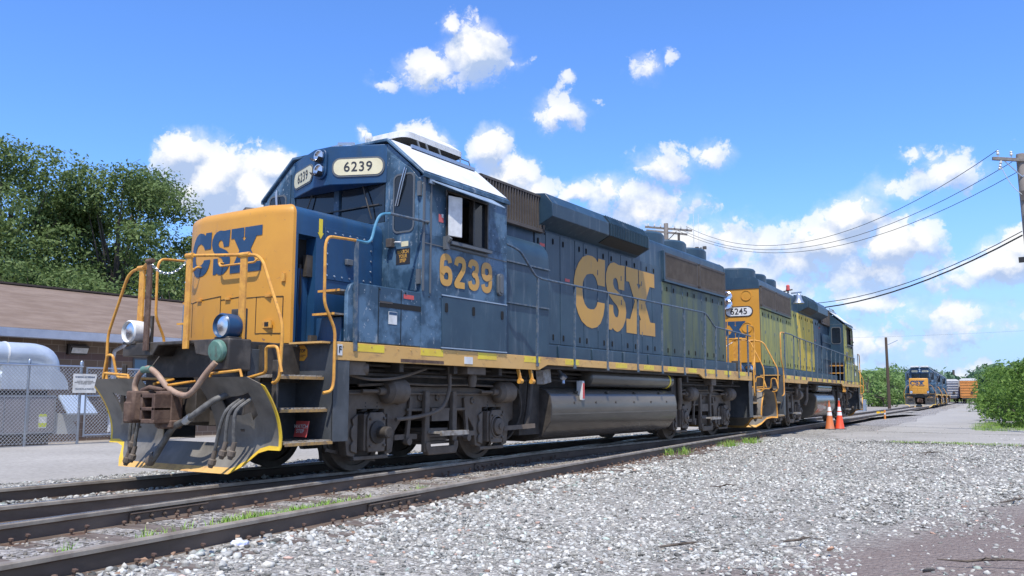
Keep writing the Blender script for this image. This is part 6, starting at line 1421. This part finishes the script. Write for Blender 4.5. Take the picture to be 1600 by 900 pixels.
    for s in (1, -1):
        MB().lathe([(.10, 0), (.155, .03), (.16, .06), (.16, 3.72), (.155, 3.78), (.10, 3.82)] if style == 0 else [(.10, 0), (.16, .05), (.16, 2.8), (.10, 2.86)], (s*1.26, ty0+1.55 if style == 0 else ty0+.2, 1.30), (0, 1, 0), 28).build('air_reservoir', m_tank, L)
        if style == 0: MB().lathe([(.163, 3.55), (.163, 3.63)], (s*1.26, 5.55, 1.30), (0, 1, 0), 28).build('reservoir_band', m_refl, L)
        if style == 0:
            MB().box(*sorted((s*1.38, s*1.50)), 5.02, 5.10, .90, 1.24).build('fuel_gauge', m_wht, ft, bevel=.01)
            MB().box(*sorted((s*1.50, s*1.506)), 5.03, 5.09, .93, 1.20).build('gauge_glass', m_red, ft)
            MB().obox((s*1.35, 3.95, 1.30), (s*.05, .04, 0), (0, .12, .02), (0, -.02, .12)).build('light_box', m_step, L, bevel=.01)
            MB().tube([(s*1.32, 4.5, 1.42), (s*1.40, 4.52, 1.30), (s*1.42, 4.48, 1.18)], .03, 8).lathe([(.07, 0), (.07, .07)], (s*1.38, 4.5, 1.28), (s*.6, 0, .6), 12).build('filler_cap', m_galv, L)
            for k in range(4): MB().box(*sorted((s*1.38, s*1.425)), ty0+.9+k*1.2, ty0+1.0+k*1.2, 1.03, 1.06).build('tank_lug', m_under, ft)
            for k in range(6): MB().lathe([(.02, 0), (.02, .01)], (s*1.46, ty0+.8+k*.8, .86), (s, 0, 0), 8).build('tank_plug', m_under, ft)
            MB().box(*sorted((s*1.462, s*1.474)), ty0+.02, ty1-.02, .665, .685).build('weld_seam', m_tank, ft)
    # equipment rack between front truck and tank
    for s in (1, -1):
        def E(nm, mb, m_=m_under): mb.build(nm, m_, L)
        E('equipment_box', MB().box(*sorted((s*.7, s*1.25)), 3.35, 3.98, .35, 1.30)); E('drain_pipe', MB().tube([(s*1.35, 3.55, 1.38), (s*1.34, 3.5, .8), (s*1.33, 3.42, .5)], .05, 8))
        E('brake_lever', MB().bar((s*1.22, 2.95, .47), (s*1.42, 3.55, .50), .03, .07), m_truck)
        E('air_hose', MB().tube(catmull([(s*1.25, 3.0, 1.2), (s*1.3, 3.25, 1.05), (s*1.28, 3.35, .7), (s*1.15, 3.25, .35), (s*1.0, 2.95, .2)], 5), .02, 6))
        if style == 0: E('equipment_box', MB().box(*sorted((s*.8, s*1.3)), 9.45, 9.95, .75, 1.38))
        E('drain_pipe', MB().tube([(s*1.36, 9.75, 1.38), (s*1.36, 9.78, .9), (s*1.30, 9.85, .7)], .055, 10), m_truck)
        E('brake_hose', MB().tube(catmull([(s*1.36, 1.35, 1.38), (s*1.37, 1.34, 1.05), (s*1.34, 1.2, .80), (s*1.28, .85, .70), (s*1.25, .35, .66)], 5), .028, 8), m_truck)
        E('cable_run', MB().tube(catmull([(s*1.3, -.9, 1.3), (s*1.38, -.4, 1.18), (s*1.38, .2, 1.2), (s*1.3, .9, 1.34)], 5), .02, 6), m_truck)
        E('sand_hose', MB().tube(catmull([(s*1.2, -1.1, .95), (s*1.3, -.95, 1.15), (s*1.35, -.7, 1.3)], 5), .03, 6), m_truck)
        E('junction_box', MB().box(*sorted((s*1.20, s*1.50)), -.80, -.52, 1.22, 1.38), m_truck); E('pipe_elbow', MB().lathe([(.08, 0), (.08, .1), (.05, .1), (.05, .04)], (s*1.42, -.55, 1.30), (s*.5, .8, 0), 16), m_truck)
        E('sand_trap', MB().box(*sorted((s*1.30, s*1.50)), 1.60, 2.05, 1.28, 1.385).lathe([(.05, 0), (.07, .1), (.06, .2)], (s*1.4, 1.85, 1.10), (0, 0, 1), 12), m_truck)
        E('sand_trap', MB().box(*sorted((s*1.30, s*1.50)), 11.4, 11.7, 1.24, 1.385).lathe([(.04, 0), (.06, .1), (.05, .2)], (s*1.4, 11.6, 1.06), (0, 0, 1), 12), m_truck)
    truck(L, 1.3715); truck(L, 11.7345)
    return L
# ================================================================== place the trains
G = 'locomotives coupled in the foreground'
L1 = loco('diesel_locomotive', 'blue and yellow diesel locomotive numbered 6239 with a snow plow, nearest the camera', '6239', (0, 0, 0), 0, G, 0)
th = .066
# second unit stands back to front: its local y runs towards the camera
c2 = Vector((-.05, 18.0, 0)); dirv = Vector((-math.sin(th), math.cos(th), 0))
# local (0, 13.106) axle is the nearest one
org = c2+dirv*13.106
L2 = loco('diesel_locomotive', 'weathered yellow green diesel locomotive numbered 6245 coupled behind the first', '6245', org, PI+th, G, 1)
# distant consist: copies of the first unit's main parts on the curved track
KEEP = ('underframe', 'side_sill', 'end_sheet', 'anticlimber', 'snow_plow', 'ditch_light_bracket', 'nose_front', 'nose_hood', 'cab', 'battery_box', 'long_hood', 'fuel_tank', 'truck', 'corner_steps', 'end_handrail', 'walkway_duct', 'coupler')
SKIP = ('number', 'board_frame', 'rivet_row', 'rust_patch', 'latch', 'hinge', 'seat', 'cab_number', 'flag_sticker', 'end_number', 'warning_label', 'hood_lettering', 'side_lettering', 'bolt', 'coil_spring', 'panel_bolt', 'door_label', 'air_conditioner', 'wind_deflector', 'awning', 'wall_seam')
kids = {}
for c in D.objects:
    if c.parent: kids.setdefault(c.parent.name, []).append(c)
def base(n): return n.split('.')[0]
def slim(o, parent):
    c = o.copy(); COL.objects.link(c); c.parent = parent
    for ch in kids.get(o.name, []):
        if base(ch.name) not in SKIP: slim(ch, c)
    return c
def far_unit(loc, rz, label, rev=False):
    r = empty('diesel_locomotive', loc, rz); tag(r, label, 'locomotive', 'locomotives coupled in the distance')
    for ch in kids[L1.name]:
        if base(ch.name) in KEEP: slim(ch, r)
    return r
hd_ = .088
def trk(y): return (xD(y)-.755, y)
def along(y0, d): return (trk(y0)[0]-math.sin(hd_)*d, trk(y0)[1]+math.cos(hd_)*d)
F1 = far_unit((-6.65, 100.2, -.25), hd_, 'distant blue locomotive with yellow nose facing the camera')
text('4452', .20, (0, 0, 0), (1, 0, 0), (0, 0, 1), m_ink, 'x') if False else None
for s in (1, -1):
    MB().box(s*.5-.42, s*.5+.42, -.1, 1.6, 4.60, 4.74).build('roof_cover', m_wht, F1, bevel=.02)
for k, lb in ((1, 'second locomotive of the distant group, seen behind the first'), (2, 'last locomotive of the distant group')):
    far_unit((-6.65-math.sin(hd_)*18.1*k, 100.2+math.cos(hd_)*18.1*k, -.25), hd_, lb)
# freight cars
m_cor = mat('boxcar_orange', (.60, .25, .06), .6, col2=(.50, .20, .05), scale=1.5, dirt=(.25, .12, .06), dlo=.55, dhi=.8, dscale=2)
m_cgr = mat('boxcar_slate', (.12, .14, .20), .6, col2=(.17, .19, .24), scale=1.5); m_cred = mat('boxcar_red', (.24, .06, .055), .7, col2=(.30, .10, .08), scale=1.5)
def boxcar(x, y, rz, body, top, label, rib=None):
    c = empty('boxcar', (x, y, -.25), rz); tag(c, label, 'boxcar', 'freight cars in the distant yard')
    MB().box(-1.5, 1.5, 0, 15.5, 1.1, 4.55).build('car_body', body, c, bevel=.03)
    MB().prism([(-1.54, 4.45), (1.54, 4.45), (1.54, 4.65), (1.1, 4.9), (-1.1, 4.9), (-1.54, 4.65)], 'y', -.05, 15.55).build('car_roof', top, c)
    rb_ = MB()
    for k in range(6): rb_.box(-1.42, 1.42, -.07, 0, 1.48+k*.52, 1.59+k*.52)
    for s in (1, -1):
        for k in range(16): rb_.box(*sorted((s*1.5, s*1.55)), .4+k*.97, .5+k*.97, 1.15, 4.5)
    rb_.build('end_rib', rib or body, c)
    MB().box(-1.2, 1.2, -.3, 15.8, .85, 1.1).box(-.15, .15, -.8, 0, .75, .98).build('car_underframe', m_under, c)
    MB().lathe([(.25, 0), (.25, .04), (.05, .05)], (.55, -.15, 2.1), (0, -1, 0), 12).build('brake_wheel', m_under, c)
    for yy in (2, 13.5):
        for s in (1, -1):
            MB().prism([(yy-1.3, .45), (yy-.5, .8), (yy+.5, .8), (yy+1.3, .45), (yy+1.0, .35), (yy, .55), (yy-1.0, .35)], 'x', s*.95, s*1.1).build('car_truck', m_under, c)
            for d_ in (-.85, .85): MB().lathe([(.45, 0), (.45, .1)], (s*.78, yy+d_, .45), (s, 0, 0), 18).build('wheel', m_truck, c)
    for s in (1, -1): MB().box(*sorted((s*1.5, s*1.56)), 6.3, 9.2, 1.2, 4.3).build('car_door', body, c)
    return c
x, y = atpx(1509, 172); boxcar(x, y, hd_, m_cor, m_wht, 'orange boxcar with a white roof end, right of the distant locomotives')
x2, y2 = x-math.sin(hd_)*17, y+math.cos(hd_)*17; boxcar(x2, y2, hd_, m_cred, m_wht, 'dull red boxcar coupled behind the orange one')
x, y = atpx(1481, 180); boxcar(x, y, hd_, m_cgr, m_wht, 'dark slate boxcar with pale ribs beside the locomotives', m_wht)
for k, lb in ((1, 'dark red boxcar behind the slate one'), (2, 'red boxcar at the end of the slate boxcar row')):
    boxcar(x-math.sin(hd_-.06)*17*k, y+math.cos(hd_)*17*k, hd_-.03, m_cred, m_wht if k == 2 else m_cred, lb)
